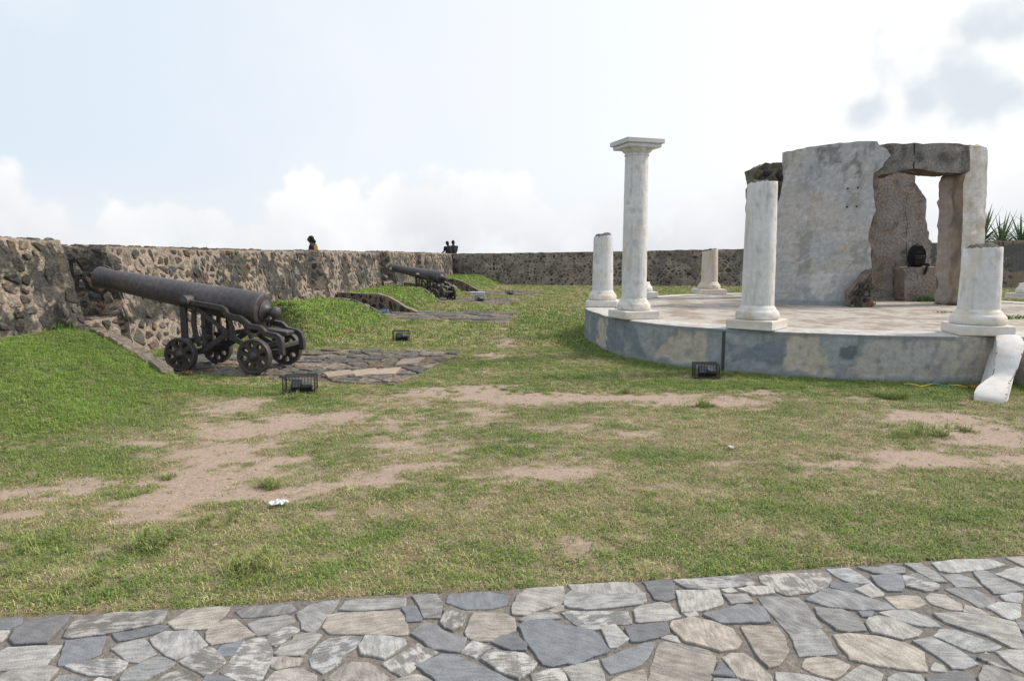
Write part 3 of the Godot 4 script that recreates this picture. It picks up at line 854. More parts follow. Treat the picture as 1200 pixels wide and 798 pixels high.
# stones set into one face a-b-c-d (a, b the foot; c, d the top), skipping where bare(p) is true
func lay_stones(owner_: Node3D, a: Vector3, b: Vector3, c: Vector3, d: Vector3, size: Vector2, amount: float, singly: int, bare: Callable, rust := 0.03, joint := 0.06, tint := 1.0, grime := func(_p: Vector3) -> float: return 0.0) -> int:
	var w := ((b - a).length() + (c - d).length()) / 2.0; var h := ((d - a).length() + (c - b).length()) / 2.0
	var n := (b - a).cross(d - a).normalized()
	var face := func(p: Vector2, up: float) -> Vector3:
		var u := p.x / w; var v := p.y / h
		return shake(a.lerp(b, u).lerp(d.lerp(c, u), v), amount) + n * up
	var rest := Shape.new()
	var used := 0
	var list := cells(w, h, size, joint, 0.22)
	for poly in list:
		if area_of(poly) < size.x * size.y * 0.12: continue
		var m := middle_of(poly)
		if bare.call(face.call(m, 0.0), m.x / w, m.y / h): continue
		var s := Shape.new() if used < singly else rest
		var tone := stone_tone(rust)
		tone = tone.lerp(L(0.075, 0.07, 0.065), 0.7 * clampf(grime.call(face.call(m, 0.0)), 0.0, 1.0))
		stone(s, softened(poly, 0.13), face, 0.04, rng.randf_range(0.003, 0.026), 0.014, 0.045, Color(tone.r * tint, tone.g * tint, tone.b * tint))
		if used < singly:
			put("stone", s, mat.rock, owner_)
			used += 1
	if rest.v.size():
		tag(put("stonework", rest, mat.rock, owner_), "", "", "", "stuff")
	return used

func never(_p: Vector3, _u: float, _v: float) -> bool: return false

func mortar_tone(p: Vector3) -> Color:
	var a := n3(p, 1.7); var b := n3(p + Vector3(20, 0, 9), 6.0)
	var c := L(0.66, 0.52, 0.41).lerp(L(0.50, 0.425, 0.35), clampf(0.5 + 1.2 * a, 0.0, 1.0))
	return c.lerp(L(0.32, 0.27, 0.22), smoothstep(0.2, 0.6, b))

# dark old render with lichen that still clings to parts of the parapet
func render_on(p: Vector3, low: float, high: float) -> float:
	var q := Vector3(p.x * 0.5, p.y * 0.55 + p.z * 0.22, p.z * 0.75)
	var f := n3(q, 1.0) * 1.1 + 0.35 * n3(p, 2.6) + 0.18
	f -= (1.0 - smoothstep(low, low + 0.3, p.y)) * 0.9 + smoothstep(high - 0.25, high, p.y) * 0.9
	f -= smoothstep(0.30, 0.42, n3(Vector3(p.x, p.y * 0.6 + p.z * 0.5, p.z), 1.9)) * 0.9
	return f

func parapet_tone(p: Vector3, low: float, high: float) -> Color:
	var c := mortar_tone(p)
	var f := render_on(p, low, high)
	var dark := L(0.062, 0.060, 0.057).lerp(L(0.17, 0.155, 0.135), clampf(0.5 + n3(p, 4.0) + 0.8 * n3(p, 13.0), 0.0, 1.0))
	dark = dark.lerp(L(0.17, 0.15, 0.06), smoothstep(0.2, 0.5, n3(p + Vector3(50, 0, 0), 2.0)) * 0.7)
	dark = dark.lerp(L(0.36, 0.32, 0.27), smoothstep(0.3, 0.5, n3(p + Vector3(0, 0, 70), 5.5)))
	return c.lerp(dark, smoothstep(0.0, 0.05, f + 0.22 * n3(p + Vector3(3, 1, 7), 8.0) + 0.12 * n3(p, 17.0)))

func parapet(label: String, d0: float, d1: float, h0: float, h1: float, size: Vector2, singly: int, step: float, splay0: float, splay1: float, foot := -0.15) -> void:
	var t := thing("parapet_wall", label, "wall", Vector3.ZERO, 0.0, "parapet walls between the embrasures")
	var P := func(out: float, y: float, d: float) -> Vector3: return Vector3(wall_x(d) - out, y, -d)
	var hue := func(p: Vector3) -> Color: return parapet_tone(p, 0.35, (h0 + h1) / 2.0)
	var plain := func(p: Vector3) -> Color: return mortar_tone(p)
	var am := 0.05
	# corners: i inner foot, k inner top, o outer top, e ledge
	var i0: Vector3 = P.call(-0.04, foot, d0); var i1: Vector3 = P.call(-0.04, foot, d1)
	var k0: Vector3 = P.call(0.42, h0, d0 + 0.05); var k1: Vector3 = P.call(0.42, h1, d1)
	var o0: Vector3 = P.call(1.25, h0 + 0.02, d0 + splay0 * 0.6); var o1: Vector3 = P.call(1.25, h1 + 0.02, d1 + splay1 * 0.6)
	var b0: Vector3 = P.call(1.30, foot, d0 + splay0 * 0.6); var b1: Vector3 = P.call(1.30, foot, d1 + splay1 * 0.6)
	var e0: Vector3 = P.call(1.27, 1.22, d0 + splay0 * 0.6); var e1: Vector3 = P.call(1.27, 1.22, d1 + splay1 * 0.6)
	var f0: Vector3 = P.call(2.0, 1.2, d0 + splay0); var f1: Vector3 = P.call(2.0, 1.2, d1 + splay1)
	var g0: Vector3 = P.call(2.3, -2.0, d0 + splay0); var g1: Vector3 = P.call(2.3, -2.0, d1 + splay1)
	var s := Shape.new()
	patch(s, i0, i1, k1, k0, step, hue, am)
	patch(s, k0, k1, o1, o0, step, plain, am)
	patch(s, o0, o1, e1, e0, step * 2, plain, am)
	patch(s, e0, e1, f1, f0, step * 2, plain, am)
	patch(s, f0, f1, g1, g0, step * 2, plain, am)
	patch(s, b0, i0, k0, o0, step, hue, am)
	patch(s, i1, b1, o1, k1, step, hue, am)
	patch(s, P.call(2.2, foot, d0 + splay0), b0, e0, f0, step, plain, am)
	patch(s, b1, P.call(2.2, foot, d1 + splay1), f1, e1, step, plain, am)
	put("mortar_core", s, mat.mortar, t, true)
	var bare := func(p: Vector3, _u: float, _v: float) -> bool:
		return p.y < ground_h(p.x + 0.1, -p.z) - 0.1 or (render_on(p, 0.35, (h0 + h1) / 2.0) > 0.05 and rng.randf() < 0.45)
	var bare_end := func(p: Vector3, _u: float, _v: float) -> bool: return p.y < -0.05
	var used := 0
	used += lay_stones(t, b0, i0, k0, o0, size, am, singly, bare_end)
	used += lay_stones(t, i0, i1, k1, k0, size, am, singly - used, bare, 0.03, 0.06, 1.0, func(p: Vector3) -> float: return smoothstep(-0.05, 0.15, render_on(p, 0.35, (h0 + h1) / 2.0)))
	lay_stones(t, k0, k1, o1, o0, size * 0.9, am, 0, never)
	lay_stones(t, i1, b1, o1, k1, size * 1.1, am, 0, never)

func sill(label: String, d0: float, d1: float, h: float) -> void:
	var t := thing("embrasure_sill", label, "wall")
	var s := Shape.new()
	var a := Vector3(wall_x(d0) - 0.1, -0.15, -d0 + 0.25); var b := Vector3(wall_x(d1) - 0.1, -0.15, -d1 - 0.25)
	var a1 := a + Vector3(-0.15, h + 0.15, 0); var b1 := b + Vector3(-0.15, h + 0.15, 0)
	var a2 := a + Vector3(-2.1, h + 0.1, 0); var b2 := b + Vector3(-2.1, h + 0.1, 0)
	patch(s, a, b, b1, a1, 0.1, mortar_tone, 0.05)
	patch(s, a1, b1, b2, a2, 0.15, mortar_tone, 0.05)
	patch(s, a2, b2, b2 + Vector3(-0.2, -3, 0), a2 + Vector3(-0.2, -3, 0), 0.3, mortar_tone, 0.05)
	put("mortar_core", s, mat.mortar, t, true)
	lay_stones(t, a, b, b1, a1, Vector2(0.27, 0.2), 0.05, 40, never)
	lay_stones(t, a1, b1, b2, a2, Vector2(0.3, 0.26), 0.05, 0, never)

# low stone face that holds back the end of a grass bank, and the capping stones along bank ends
func bank_face(label: String, k: int, t0: float, t1: float, singly: int) -> void:
	var t := thing("bank_retaining_wall", label, "wall")
	var at := func(tt: float, y: float) -> Vector3:
		var d := bank_edge(k, tt)
		return Vector3(wall_x(d) + tt, y, -d)
	var s := Shape.new()
	var dark := func(p: Vector3) -> Color:
		return L(0.58, 0.45, 0.34).lerp(L(0.36, 0.29, 0.23), clampf(0.45 + 1.1 * n3(p, 2.2), 0.0, 1.0))
	var bank := func(tt: float) -> float:
		var d := bank_edge(k, tt) + 0.16
		return maxf(0.03, bank_height(wall_x(d) + tt, d) + 0.05)
	var used := 0
	var cuts := [t0, 1.55, 1.9, 2.2, 2.5, t1]
	for q in cuts.size() - 1:
		var ta: float = cuts[q]; var tb: float = cuts[q + 1]
		var a: Vector3 = at.call(ta, -0.1); var b: Vector3 = at.call(tb, -0.1)
		var c: Vector3 = at.call(tb, bank.call(tb)); var d: Vector3 = at.call(ta, bank.call(ta))
		patch(s, a, b, c, d, 0.1, dark, 0.02)
		var back := Vector3(0, 0, -0.28)
		patch(s, d, c, c + back, d + back, 0.1, mortar_tone, 0.02)
		used += lay_stones(t, a, b, c, d, Vector2(0.24, 0.17), 0.02, singly - used, func(p: Vector3, _u: float, _v: float) -> bool: return p.y < 0.0, 0.02, 0.05, 0.55)
	put("mortar_core", s, mat.mortar, t, true)

func coping(label: String, k: int, t0: float, t1: float) -> void:
	var t := thing("bank_coping", label, "coping")
	var tt := t0
	while tt < t1:
		var wide := rng.randf_range(0.22, 0.42)
		var side := PackedVector2Array()
		for q in [[0.0, -0.16], [1.0, -0.16], [1.0, 0.14], [0.0, 0.14]]:
			side.append(Vector2(tt + q[0] * (wide - 0.03) + rng.randf_range(-0.02, 0.02), q[1] + rng.randf_range(-0.05, 0.05)))
		var face := func(p: Vector2, up: float) -> Vector3:
			var d := bank_edge(k, p.x) - 0.06
			var inside := bank_edge(k, p.x) - 0.2
			return Vector3(wall_x(d) + p.x, maxf(0.0, bank_height(wall_x(inside) + p.x, inside)) + 0.015 + up, -d - p.y)
		var s := Shape.new()
		stone(s, softened(side, 0.15), face, 0.16, 0.03, 0.02, 0.05, vary([L(0.36, 0.30, 0.235), L(0.27, 0.25, 0.22), L(0.42, 0.34, 0.26), L(0.33, 0.31, 0.28)][rng.randi() % 4], 0.12))
		put("capping_stone", s, mat.rock, t)
		tt += wide
	# end wall of the bank below the capping
	var s2 := Shape.new()
	for q in 8:
		var ta := lerpf(t0, t1, q / 8.0); var tb := lerpf(t0, t1, (q + 1) / 8.0)
		var pts := []
		for e in [[ta, 0], [tb, 0], [tb, 1], [ta, 1]]:
			var d := bank_edge(k, e[0])
			var hh := maxf(0.0, bank_height(wall_x(d - 0.2) + e[0], d - 0.2)) - 0.01
			pts.append(Vector3(wall_x(d) + e[0], hh if e[1] else -0.1, -d - 0.04))
		patch(s2, pts[1], pts[0], pts[3], pts[2], 0.12, mortar_tone, 0.01)
	put("end_wall", s2, mat.mortar, t, true)

func build_parapets() -> void:
	parapet("rubble stone parapet beside the muzzle of the big cannon, nearer the stone path", 4.5, 10.65, 1.90, 1.84, Vector2(0.22, 0.16), 260, 0.035, 0.25, 0.1)
	sill("low stone sill of the gun opening under the muzzle of the big cannon", 10.65, 11.6, 0.62)
	parapet("long rubble parapet with dark lichen behind the big cannon", 11.6, 20.1, 1.76, 1.75, Vector2(0.205, 0.15), 298, 0.038, -0.3, 0.2)
	sill("low stone sill of the gun opening beside the person in a yellow and purple top", 20.1, 21.3, 0.6)
	parapet("rubble parapet ending beside the muzzle of the far cannon", 21.3, 27.5, 1.78, 1.76, Vector2(0.25, 0.19), 120, 0.11, -0.5, 0.1)
	sill("low stone sill of the gun opening under the far cannon muzzle", 27.5, 29.5, 0.6)
	parapet("rubble parapet with pale streaks directly behind the far cannon", 29.5, 34.4, 1.82, 1.78, Vector2(0.26, 0.2), 0, 0.14, -0.8, 0.2)
	sill("low stone sill of the gun opening beyond the far cannon", 34.4, 35.6, 0.6)
	parapet("rubble parapet running up to the corner with the far wall", 35.6, 45.6, 1.80, 1.78, Vector2(0.26, 0.2), 0, 0.16, -0.8, 0.6)
	# the long wall across the far side
	var far := thing("far_wall", "long speckled rubble wall closing off the lawn behind the columns", "wall")
	var hs := [1.80, 1.84, 2.02, 2.45, 2.5]
	var s := Shape.new()
	var tone := func(p: Vector3) -> Color:
		var c := L(0.70, 0.58, 0.47).lerp(L(0.52, 0.44, 0.365), clampf(0.5 + 1.1 * n3(p, 1.1), 0.0, 1.0))
		c = c.lerp(L(0.16, 0.14, 0.12), smoothstep(0.05, 0.5, n3(p + Vector3(4, 4, 4), 2.6)) * 0.45)
		c = c.lerp(L(0.20, 0.17, 0.145), smoothstep(0.1, 0.3, n3(Vector3(p.x * 0.5, p.y, p.z * 0.5) + Vector3(70, 3, 1), 1.4)) * 0.6)
		if p.x > 19.0:
			var f := n3(p, 0.6) + 0.35 * n3(p, 2.5)
			c = L(0.52, 0.41, 0.31).lerp(L(0.25, 0.24, 0.23), smoothstep(-0.1, 0.1, f + 0.5 - 1.2 * smoothstep(2.0, 2.4, p.y) - (1.0 - smoothstep(0.7, 1.0, p.y))))
		return c
	for k in FAR_WALL.size() - 1:
		var a := Vector3(FAR_WALL[k][0], -0.2, -FAR_WALL[k][1]); var b := Vector3(FAR_WALL[k + 1][0], -0.2, -FAR_WALL[k + 1][1])
		var back := Vector3(0.1, 0, -0.3)
		var d := Vector3(a.x, hs[k], a.z) + back; var c := Vector3(b.x, hs[k + 1], b.z) + back
		patch(s, a, b, c, d, 0.11, tone, 0.07)
		patch(s, d, c, c + Vector3(0.2, 0, -1.3), d + Vector3(0.2, 0, -1.3), 0.3, tone, 0.07)
		patch(s, d + Vector3(0.2, 0, -1.3), c + Vector3(0.2, 0, -1.3), c + Vector3(0.2, -6, -1.6), d + Vector3(0.2, -6, -1.6), 0.8, tone, 0.05)
		if k < 3:
			lay_stones(far, a, b, c, d, Vector2(0.22, 0.15), 0.07, 0, func(p: Vector3, _u: float, _v: float) -> bool: return rng.randf() < 0.2, 0.02, 0.06, 1.25)
	put("mortar_core", s, mat.mortar, far, true)
	bank_face("low retaining wall of dark stones at the end of a grass bank, behind the empty gun floor", 3, 0.0, 2.85, 110)
	bank_face("low dark retaining wall at the end of the grass bank beyond the far cannon", 5, 0.0, 2.9, 0)
	bank_face("dark retaining wall at the end of the last grass bank by the far corner", 7, 0.0, 3.0, 0)
	coping("sloping row of capping stones on the grass bank beside the big cannon's front wheel", 0, 0.0, 2.3)
	coping("capping stones on the end of the grass bank behind the big cannon", 2, 0.3, 2.1)
	coping("capping stones on the end of the grass bank before the far cannon", 4, 0.6, 2.9)
	coping("capping stones on the end of the grass bank beyond the far cannon", 6, 0.6, 2.9)

# ---------------------------------------------------------------- the round platform
const PC := Vector2(6.4, 13.6)          # middle of the platform: x, d
const PH := 0.6
# radius by angle (degrees), and the station: where that point of the rim lies in the photograph
const RIM := [[178.3, 4.95, 687, 13.74], [191.9, 4.97, 700, 12.58], [201.1, 5.1, 714, 11.76], [210.2, 5.22, 740, 10.97], [220.5, 5.27, 790, 10.15], [228.4, 5.19, 848, 9.72], [235.8, 5.1, 907, 9.39], [242.0, 5.02, 960, 9.17], [249.6, 4.98, 1026, 8.92], [260.8, 4.9, 1122, 8.78], [268.8, 4.84, 1185, 8.78],
	[285.0, 4.9, 1320, 8.9], [330.0, 5.1, 1700, 11.0], [400.0, 5.3, 0, 16.0], [430.0, 5.6, 0, 18.0], [450.2, 5.75, 0, 19.4], [466.6, 5.4, 0, 18.8], [485.4, 5.1, 0, 17.8], [507.3, 4.85, 0, 16.2], [523.1, 4.85, 0, 15.0], [538.3, 4.95, 687, 13.74]]
func rim(a: float, what := 1) -> float:         # a in degrees
	a = fposmod(a - 178.3, 360.0) + 178.3
	for k in RIM.size() - 1:
		if a <= RIM[k + 1][0]:
			return lerpf(RIM[k][what], RIM[k + 1][what], smoothstep(0.0, 1.0, (a - RIM[k][0]) / (RIM[k + 1][0] - RIM[k][0])) if what == 1 else (a - RIM[k][0]) / (RIM[k + 1][0] - RIM[k][0]))
	return 5.0
func on_rim(a: float, r: float, y: float) -> Vector3:
	return Vector3(PC.x + cos(deg_to_rad(a)) * r, y, -(PC.y + sin(deg_to_rad(a)) * r))

func side_spot(px: float, py: float) -> Vector2:        # (station, height) of a point on the platform's side
	var d := 9.0
	for k in 10:
		if px <= RIM[k + 1][2]:
			d = lerpf(RIM[k][3], RIM[k + 1][3], (px - RIM[k][2]) / (RIM[k + 1][2] - RIM[k][2]))
			break
	return Vector2(px, D(px, py, d).y)

# patches of render in the photograph, [colour, outline]
const SIDE_PATCHES := [
	["blue", [[680, 330], [740, 350], [785, 375], [783, 395], [771, 413], [768, 440], [680, 440]]],
	["tan", [[702, 372], [710, 372], [713, 385], [712, 420], [701, 420]]],
	["blue2", [[740, 372], [850, 383], [850, 440], [832, 440], [830, 400], [825, 389], [793, 387], [783, 395], [771, 412], [765, 430]]],
	["tan", [[771, 413], [783, 396], [794, 389], [824, 390], [830, 400], [830, 440], [766, 440]]],
	["blue2", [[850, 380], [924, 385], [923, 410], [924, 450], [850, 450]]],
	["blue", [[856, 402], [880, 408], [902, 400], [922, 402], [923, 425], [905, 428], [880, 420], [858, 424]]],
	["tan", [[924, 392], [955, 394], [965, 408], [975, 420], [976, 455], [924, 455]]],
	["blue2", [[955, 380], [1030, 380], [1028, 396], [1018, 405], [1005, 425], [997, 436], [976, 437], [975, 420], [965, 408]]],
	["dark", [[986, 411], [993, 406], [1003, 405], [1006, 412], [1003, 421], [993, 422], [986, 418]]],
	["grey", [[1020, 400], [1060, 396], [1100, 400], [1110, 420], [1080, 432], [1040, 430], [1010, 430]]],
	["tan", [[1123, 397], [1165, 397], [1165, 440], [1115, 440]]]]

func build_platform() -> void:
	var t := thing("round_platform", "round raised platform with patched blue-grey and tan rendered side", "platform")
	var tones := {"blue": L(0.25, 0.30, 0.345), "blue2": L(0.40, 0.435, 0.46), "tan": L(0.64, 0.575, 0.49), "dark": L(0.17, 0.195, 0.22), "grey": L(0.53, 0.52, 0.505)}
	var polys := []
	for e in SIDE_PATCHES:
		var poly := PackedVector2Array()
		for p in e[1]:
			var q := side_spot(p[0], p[1]); poly.append(Vector2(q.x, q.y * 120.0))
		polys.append([tones[e[0]], poly])
	var s := Shape.new()
	var n := 900; var rows := 24
	for j in rows + 1:
		var y := lerpf(-0.15, PH, float(j) / rows)
		for i in n:
			var a := 360.0 * i / n
			var st := rim(a, 2)
			var p := on_rim(a, rim(a), y)
			var c := L(0.59, 0.54, 0.475)
			var wob := Vector2(6.0 * noise_fine.get_noise_2d(p.x * 3.0, y * 3.0 + p.z * 3.0), 4.0 * noise_fine.get_noise_2d(p.z * 3.0, y * 3.0 + 8.0))
			for e in polys:
				if Geometry2D.is_point_in_polygon(Vector2(st, y * 120.0) + wob, e[1]): c = e[0]
			# streaks of dark growth under the edge and dull mottling
			var streak := noise_fine.get_noise_2d((p.x + p.z * 0.6) * 7.0, y * 1.1)
			c = c.lerp(L(0.22, 0.21, 0.195), smoothstep(0.12, 0.5, streak) * smoothstep(0.15, 0.5, y) * 0.75)
			c = c.lerp(L(0.60, 0.56, 0.51), smoothstep(0.15, 0.55, n3(p + Vector3(9, 0, 2), 2.4)) * 0.55)
			c = c.lerp(L(0.28, 0.30, 0.32), smoothstep(0.1, 0.5, n3(p + Vector3(2, 30, 2), 4.5)) * 0.6)
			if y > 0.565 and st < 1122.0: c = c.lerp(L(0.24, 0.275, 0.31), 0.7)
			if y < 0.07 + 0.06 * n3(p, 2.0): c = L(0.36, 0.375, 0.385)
			var out := 0.006 * n3(p, 3.0) + (0.012 if c.b > c.r else 0.0)
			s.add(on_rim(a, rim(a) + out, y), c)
	for j in rows:
		for i in n:
			var w := (i + 1) % n
			s.quad(j * n + i, j * n + w, (j + 1) * n + w, (j + 1) * n + i)
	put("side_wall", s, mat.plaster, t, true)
	# top: a smooth cement margin and a worn floor inside it
	for part in 2:
		var f := Shape.new()
		var r0 := 0.0 if part == 0 else 1.0
		var steps := 110 if part == 0 else 10
		var m := 420
		for j in steps + 1:
			for i in m:
				var a := 360.0 * i / m
				var r := (rim(a) - 0.55) * float(j) / steps if part == 0 else rim(a) - 0.55 + 0.562 * float(j) / steps
				var p := on_rim(a, r, PH + (0.0 if part == 0 else 0.012))
				var c := L(0.63, 0.61, 0.585)
				if part == 0:
					var q := noise.get_noise_2d(p.x * 1.1, p.z * 0.9) + 0.45 * noise_fine.get_noise_2d(p.x * 3.0, p.z * 3.0)
					c = L(0.52, 0.47, 0.415).lerp(L(0.36, 0.285, 0.235), smoothstep(-0.15, 0.4, q))
					c = c.lerp(L(0.24, 0.21, 0.18), smoothstep(0.25, 0.5, noise_fine.get_noise_2d(p.x * 2.2 + 60.0, p.z * 2.2)) * 0.8)
					p.y += 0.006 * q
				else:
					c = c.lerp(L(0.50, 0.45, 0.40), smoothstep(0.1, 0.6, n3(p, 1.6)))
					c = c.lerp(L(0.33, 0.32, 0.30), smoothstep(0.3, 0.6, n3(p + Vector3(0, 5, 30), 4.0)) * 0.6)
					if j == steps: p.y -= 0.014
				f.add(p, c)
		for j in steps:
			for i in m:
				var w := (i + 1) % m
				f.quad(j * m + i, (j + 1) * m + i, (j + 1) * m + w, j * m + w)
		put("worn_floor" if part == 0 else "cement_margin", f, mat.plaster, t, true)
	# iron pipe let into the side, beside a column
	var pipe := Shape.new()
	var pa := 228.6
	tube(pipe, [on_rim(pa, rim(pa) + 0.015, -0.05), on_rim(pa, rim(pa) + 0.015, 0.57)], [0.022], 8, L(0.09, 0.10, 0.11))
	put("pipe", pipe, mat.iron, t, true)
	# steps and their scrolled cheeks
	var axis := deg_to_rad(276.0)
	var out := Vector3(cos(axis), 0, -sin(axis))            # away from the middle
	var across := Vector3(out.z, 0, -out.x)
	if across.x < 0: across = -across
	var origin := on_rim(276.0, 4.84, 0.0)
	var stairs := thing("stone_steps", "worn stone steps up to the round platform between scrolled cheek walls", "steps")
	for k in 3:
		var hgt := 0.45 - 0.15 * k
		var b := Shape.new()
		slab_box(b, Transform3D(Basis(across, Vector3.UP, across.cross(Vector3.UP)), origin + out * (0.15 + 0.3 * k) + Vector3(0, hgt / 2.0 - 0.02, 0) + across * 0.25), Vector3(1.7, hgt + 0.02, 0.30), 0.02, [L(0.40, 0.37, 0.33), L(0.34, 0.31, 0.28), L(0.22, 0.24, 0.26)][k])
		put("step", b, mat.plaster, stairs)
	for k in 2:
		var c := thing("stair_cheek", ["white scrolled stone cheek beside the steps, below the stout broken column", "white scrolled stone cheek on the outer side of the steps"][k], "balustrade")
		var at := (Vector3(6.24, 0, -8.80) if k == 0 else origin + across * 1.35)
		var fwd := (Vector3(-0.585, 0, 0.81) if k == 0 else Vector3(0.5, 0, 0.87)).normalized()
		var sideways := Vector3(fwd.z, 0, -fwd.x)
		var prof := PackedVector2Array([Vector2(-0.05, -0.1), Vector2(-0.05, 0.56), Vector2(0.02, 0.625), Vector2(0.12, 0.64), Vector2(0.25, 0.615), Vector2(0.37, 0.555), Vector2(0.47, 0.47), Vector2(0.54, 0.375), Vector2(0.59, 0.29), Vector2(0.65, 0.225), Vector2(0.74, 0.185), Vector2(0.86, 0.15), Vector2(0.97, 0.10), Vector2(1.04, 0.03), Vector2(1.06, -0.1)])
		var round_ := PackedVector2Array()
		for q in prof.size() - 1:
			for f in 4:
				round_.append(prof[q] if q == 0 else prof[q].cubic_interpolate(prof[q + 1], prof[q - 1], prof[mini(q + 2, prof.size() - 1)], f / 4.0))
		round_.append(prof[prof.size() - 1])
		prof = round_
		var sh := Shape.new()
		var half := 0.115
		var rings := []
		for e in [[-half, 0.018], [-half + 0.018, 0.0], [0.0, -0.012], [half - 0.018, 0.0], [half, 0.018]]:
			var ring := []
			for q in prof.size():
				var p := prof[q]
				var wide := 0.92 + 0.28 * sin(clampf(p.x / 0.62, 0.0, 1.0) * PI) + 0.38 * smoothstep(0.66, 1.0, p.x)
				var sway := (0.07 * sin(clampf(p.x / 0.75, 0.0, 1.0) * PI) - 0.07 * smoothstep(0.6, 1.05, p.x)) * (1.0 if sideways.x > 0 else -1.0)
				var dirn := (Vector2(0.3, 0.2) - p).normalized()
				p += dirn * e[1]
				var w: Vector3 = at + fwd * p.x * 1.45 + Vector3(0, p.y, 0) + sideways * (e[0] * wide + sway)
				w += Vector3(n3(w, 4.0), n3(w, 4.1), n3(w, 3.9)) * 0.004
				var col := L(0.66, 0.65, 0.635).lerp(L(0.58, 0.50, 0.42), smoothstep(0.1, 0.5, n3(w, 3.0)) * 0.6)
				col = col.lerp(L(0.55, 0.43, 0.34), smoothstep(0.25, 0.5, n3(w + Vector3(3, 3, 3), 6.0)) * 0.6)
				ring.append(sh.add(w, col))
			rings.append(ring)
		for r in 4:
			for q in prof.size() - 1:
				sh.quad(rings[r][q], rings[r + 1][q], rings[r + 1][q + 1], rings[r][q + 1])
		var tri := Geometry2D.triangulate_polygon(prof)
		for q in range(0, tri.size(), 3):
			sh.tri(rings[0][tri[q]], rings[0][tri[q + 1]], rings[0][tri[q + 2]])
			sh.tri(rings[4][tri[q]], rings[4][tri[q + 2]], rings[4][tri[q + 1]])
		put("scroll", sh, mat.marble, c, true)

# ---------------------------------------------------------------- walls cut out along an outline
# poly in metres; place(p, depth) gives the point; hue(point, layer) with layer 0 front, 1 back, 2 broken edge
func panel(s: Shape, poly: PackedVector2Array, place: Callable, thick: float, cell: float, hue: Callable, rough := 0.0) -> void:
	if Geometry2D.is_polygon_clockwise(poly): poly.reverse()
	# long edges are broken into short ones
	var fine := PackedVector2Array()
	for k in poly.size():
		var a := poly[k]; var b := poly[(k + 1) % poly.size()]
		var m := maxi(1, int((b - a).length() / (cell * 1.5)))
		for q in m: fine.append(a.lerp(b, float(q) / m))
	poly = fine
	var lo := poly[0]; var hi := poly[0]
	for p in poly:
		lo = lo.min(p); hi = hi.max(p)
	var nx := int(ceil((hi.x - lo.x) / cell)); var ny := int(ceil((hi.y - lo.y) / cell))
	var inside := {}
	for j in ny + 1:
		for i in nx + 1:
			inside[j * 10000 + i] = Geometry2D.is_point_in_polygon(lo + Vector2(i, j) * cell, poly)
	var touched := {}
	for k in poly.size():
		var a := poly[k]; var b := poly[(k + 1) % poly.size()]
		for q in 4:
			var p := a.lerp(b, q / 3.0)
			touched[int((p.y - lo.y) / cell) * 10000 + int((p.x - lo.x) / cell)] = true
	for layer in 2:
		var known := {}
		var depth := 0.0 if layer == 0 else -thick
		var vert := func(p: Vector2) -> int:
			var key := Vector2i(roundi(p.x * 2000.0), roundi(p.y * 2000.0))
			if not known.has(key):
				var w: Vector3 = place.call(p, depth)
				if rough > 0.0: w = place.call(p, depth + rough * (n3(w, 2.2) + 0.4 * n3(w, 7.0)))
				known[key] = s.add(w, hue.call(w, layer))
			return known[key]
		for j in ny:
			for i in nx:
				var k := j * 10000 + i
				var all: bool = inside[k] and inside[k + 1] and inside[k + 10000] and inside[k + 10001]
				var q := lo + Vector2(i, j) * cell
				var box := PackedVector2Array([q, q + Vector2(cell, 0), q + Vector2(cell, cell), q + Vector2(0, cell)])
				if all and not touched.has(k):
					var v := [vert.call(box[0]), vert.call(box[1]), vert.call(box[2]), vert.call(box[3])]
					if layer == 0: s.quad(v[0], v[3], v[2], v[1])
					else: s.quad(v[0], v[1], v[2], v[3])
				elif touched.has(k) or inside[k] or inside[k + 1] or inside[k + 10000] or inside[k + 10001]:
					for piece in Geometry2D.intersect_polygons(box, poly):
						if Geometry2D.is_polygon_clockwise(piece): continue
						var tri := Geometry2D.triangulate_polygon(piece)
						for e in range(0, tri.size(), 3):
							var a: int = vert.call(piece[tri[e]]); var b: int = vert.call(piece[tri[e + 1]]); var c: int = vert.call(piece[tri[e + 2]])
							if layer == 0: s.tri(a, c, b)
							else: s.tri(a, b, c)
	# the broken edge
	var rows := maxi(2, int(thick / 0.07))
	var rings := []
	for r in rows + 1:
		var ring := []
		for p in poly:
			var w: Vector3 = place.call(p, -thick * r / rows)
			if r == 0 and rough > 0.0: w = place.call(p, rough * (n3(w, 2.2) + 0.4 * n3(w, 7.0)))
			var base := w
			if r > 0: w += Vector3(n3(w, 4.0), n3(w + Vector3(9, 1, 4), 4.0), n3(w + Vector3(1, 20, 4), 4.0)) * minf(0.07, thick * 0.12)
			ring.append(s.add(w, hue.call(base, 2)))
		rings.append(ring)
	for r in rows:
		for k in poly.size():
			var w := (k + 1) % poly.size()
			s.quad(rings[r][k], rings[r][w], rings[r + 1][w], rings[r + 1][k])

const RC := Vector2(8.1, 18.25)         # middle of the ruin's curve: x, d
const RR := 4.0
func on_curve(px: float, py: float) -> Vector2:     # (metres along the curve, height) of a point on the ruin's outer face
	var r := ray(px, py)
	var o := Vector2(-RC.x, RC.y)                    # from the middle to the eye, in (x, d) with d turned over
	var v := Vector2(r.x, r.z)
	var a := v.length_squared(); var b := 2.0 * (o.x * v.x + o.y * v.y); var c := o.length_squared() - RR * RR
	var t := (-b - sqrt(maxf(0.0, b * b - 4.0 * a * c))) / (2.0 * a)
	var hit := EYE + r * t
	return Vector2(atan2(hit.x - RC.x, RC.y + hit.z) * RR, hit.y)

func curve_place(p: Vector2, depth: float) -> Vector3:
	var a := p.x / RR
	var r := RR + depth
	return Vector3(RC.x + sin(a) * r, p.y, -(RC.y - cos(a) * r))

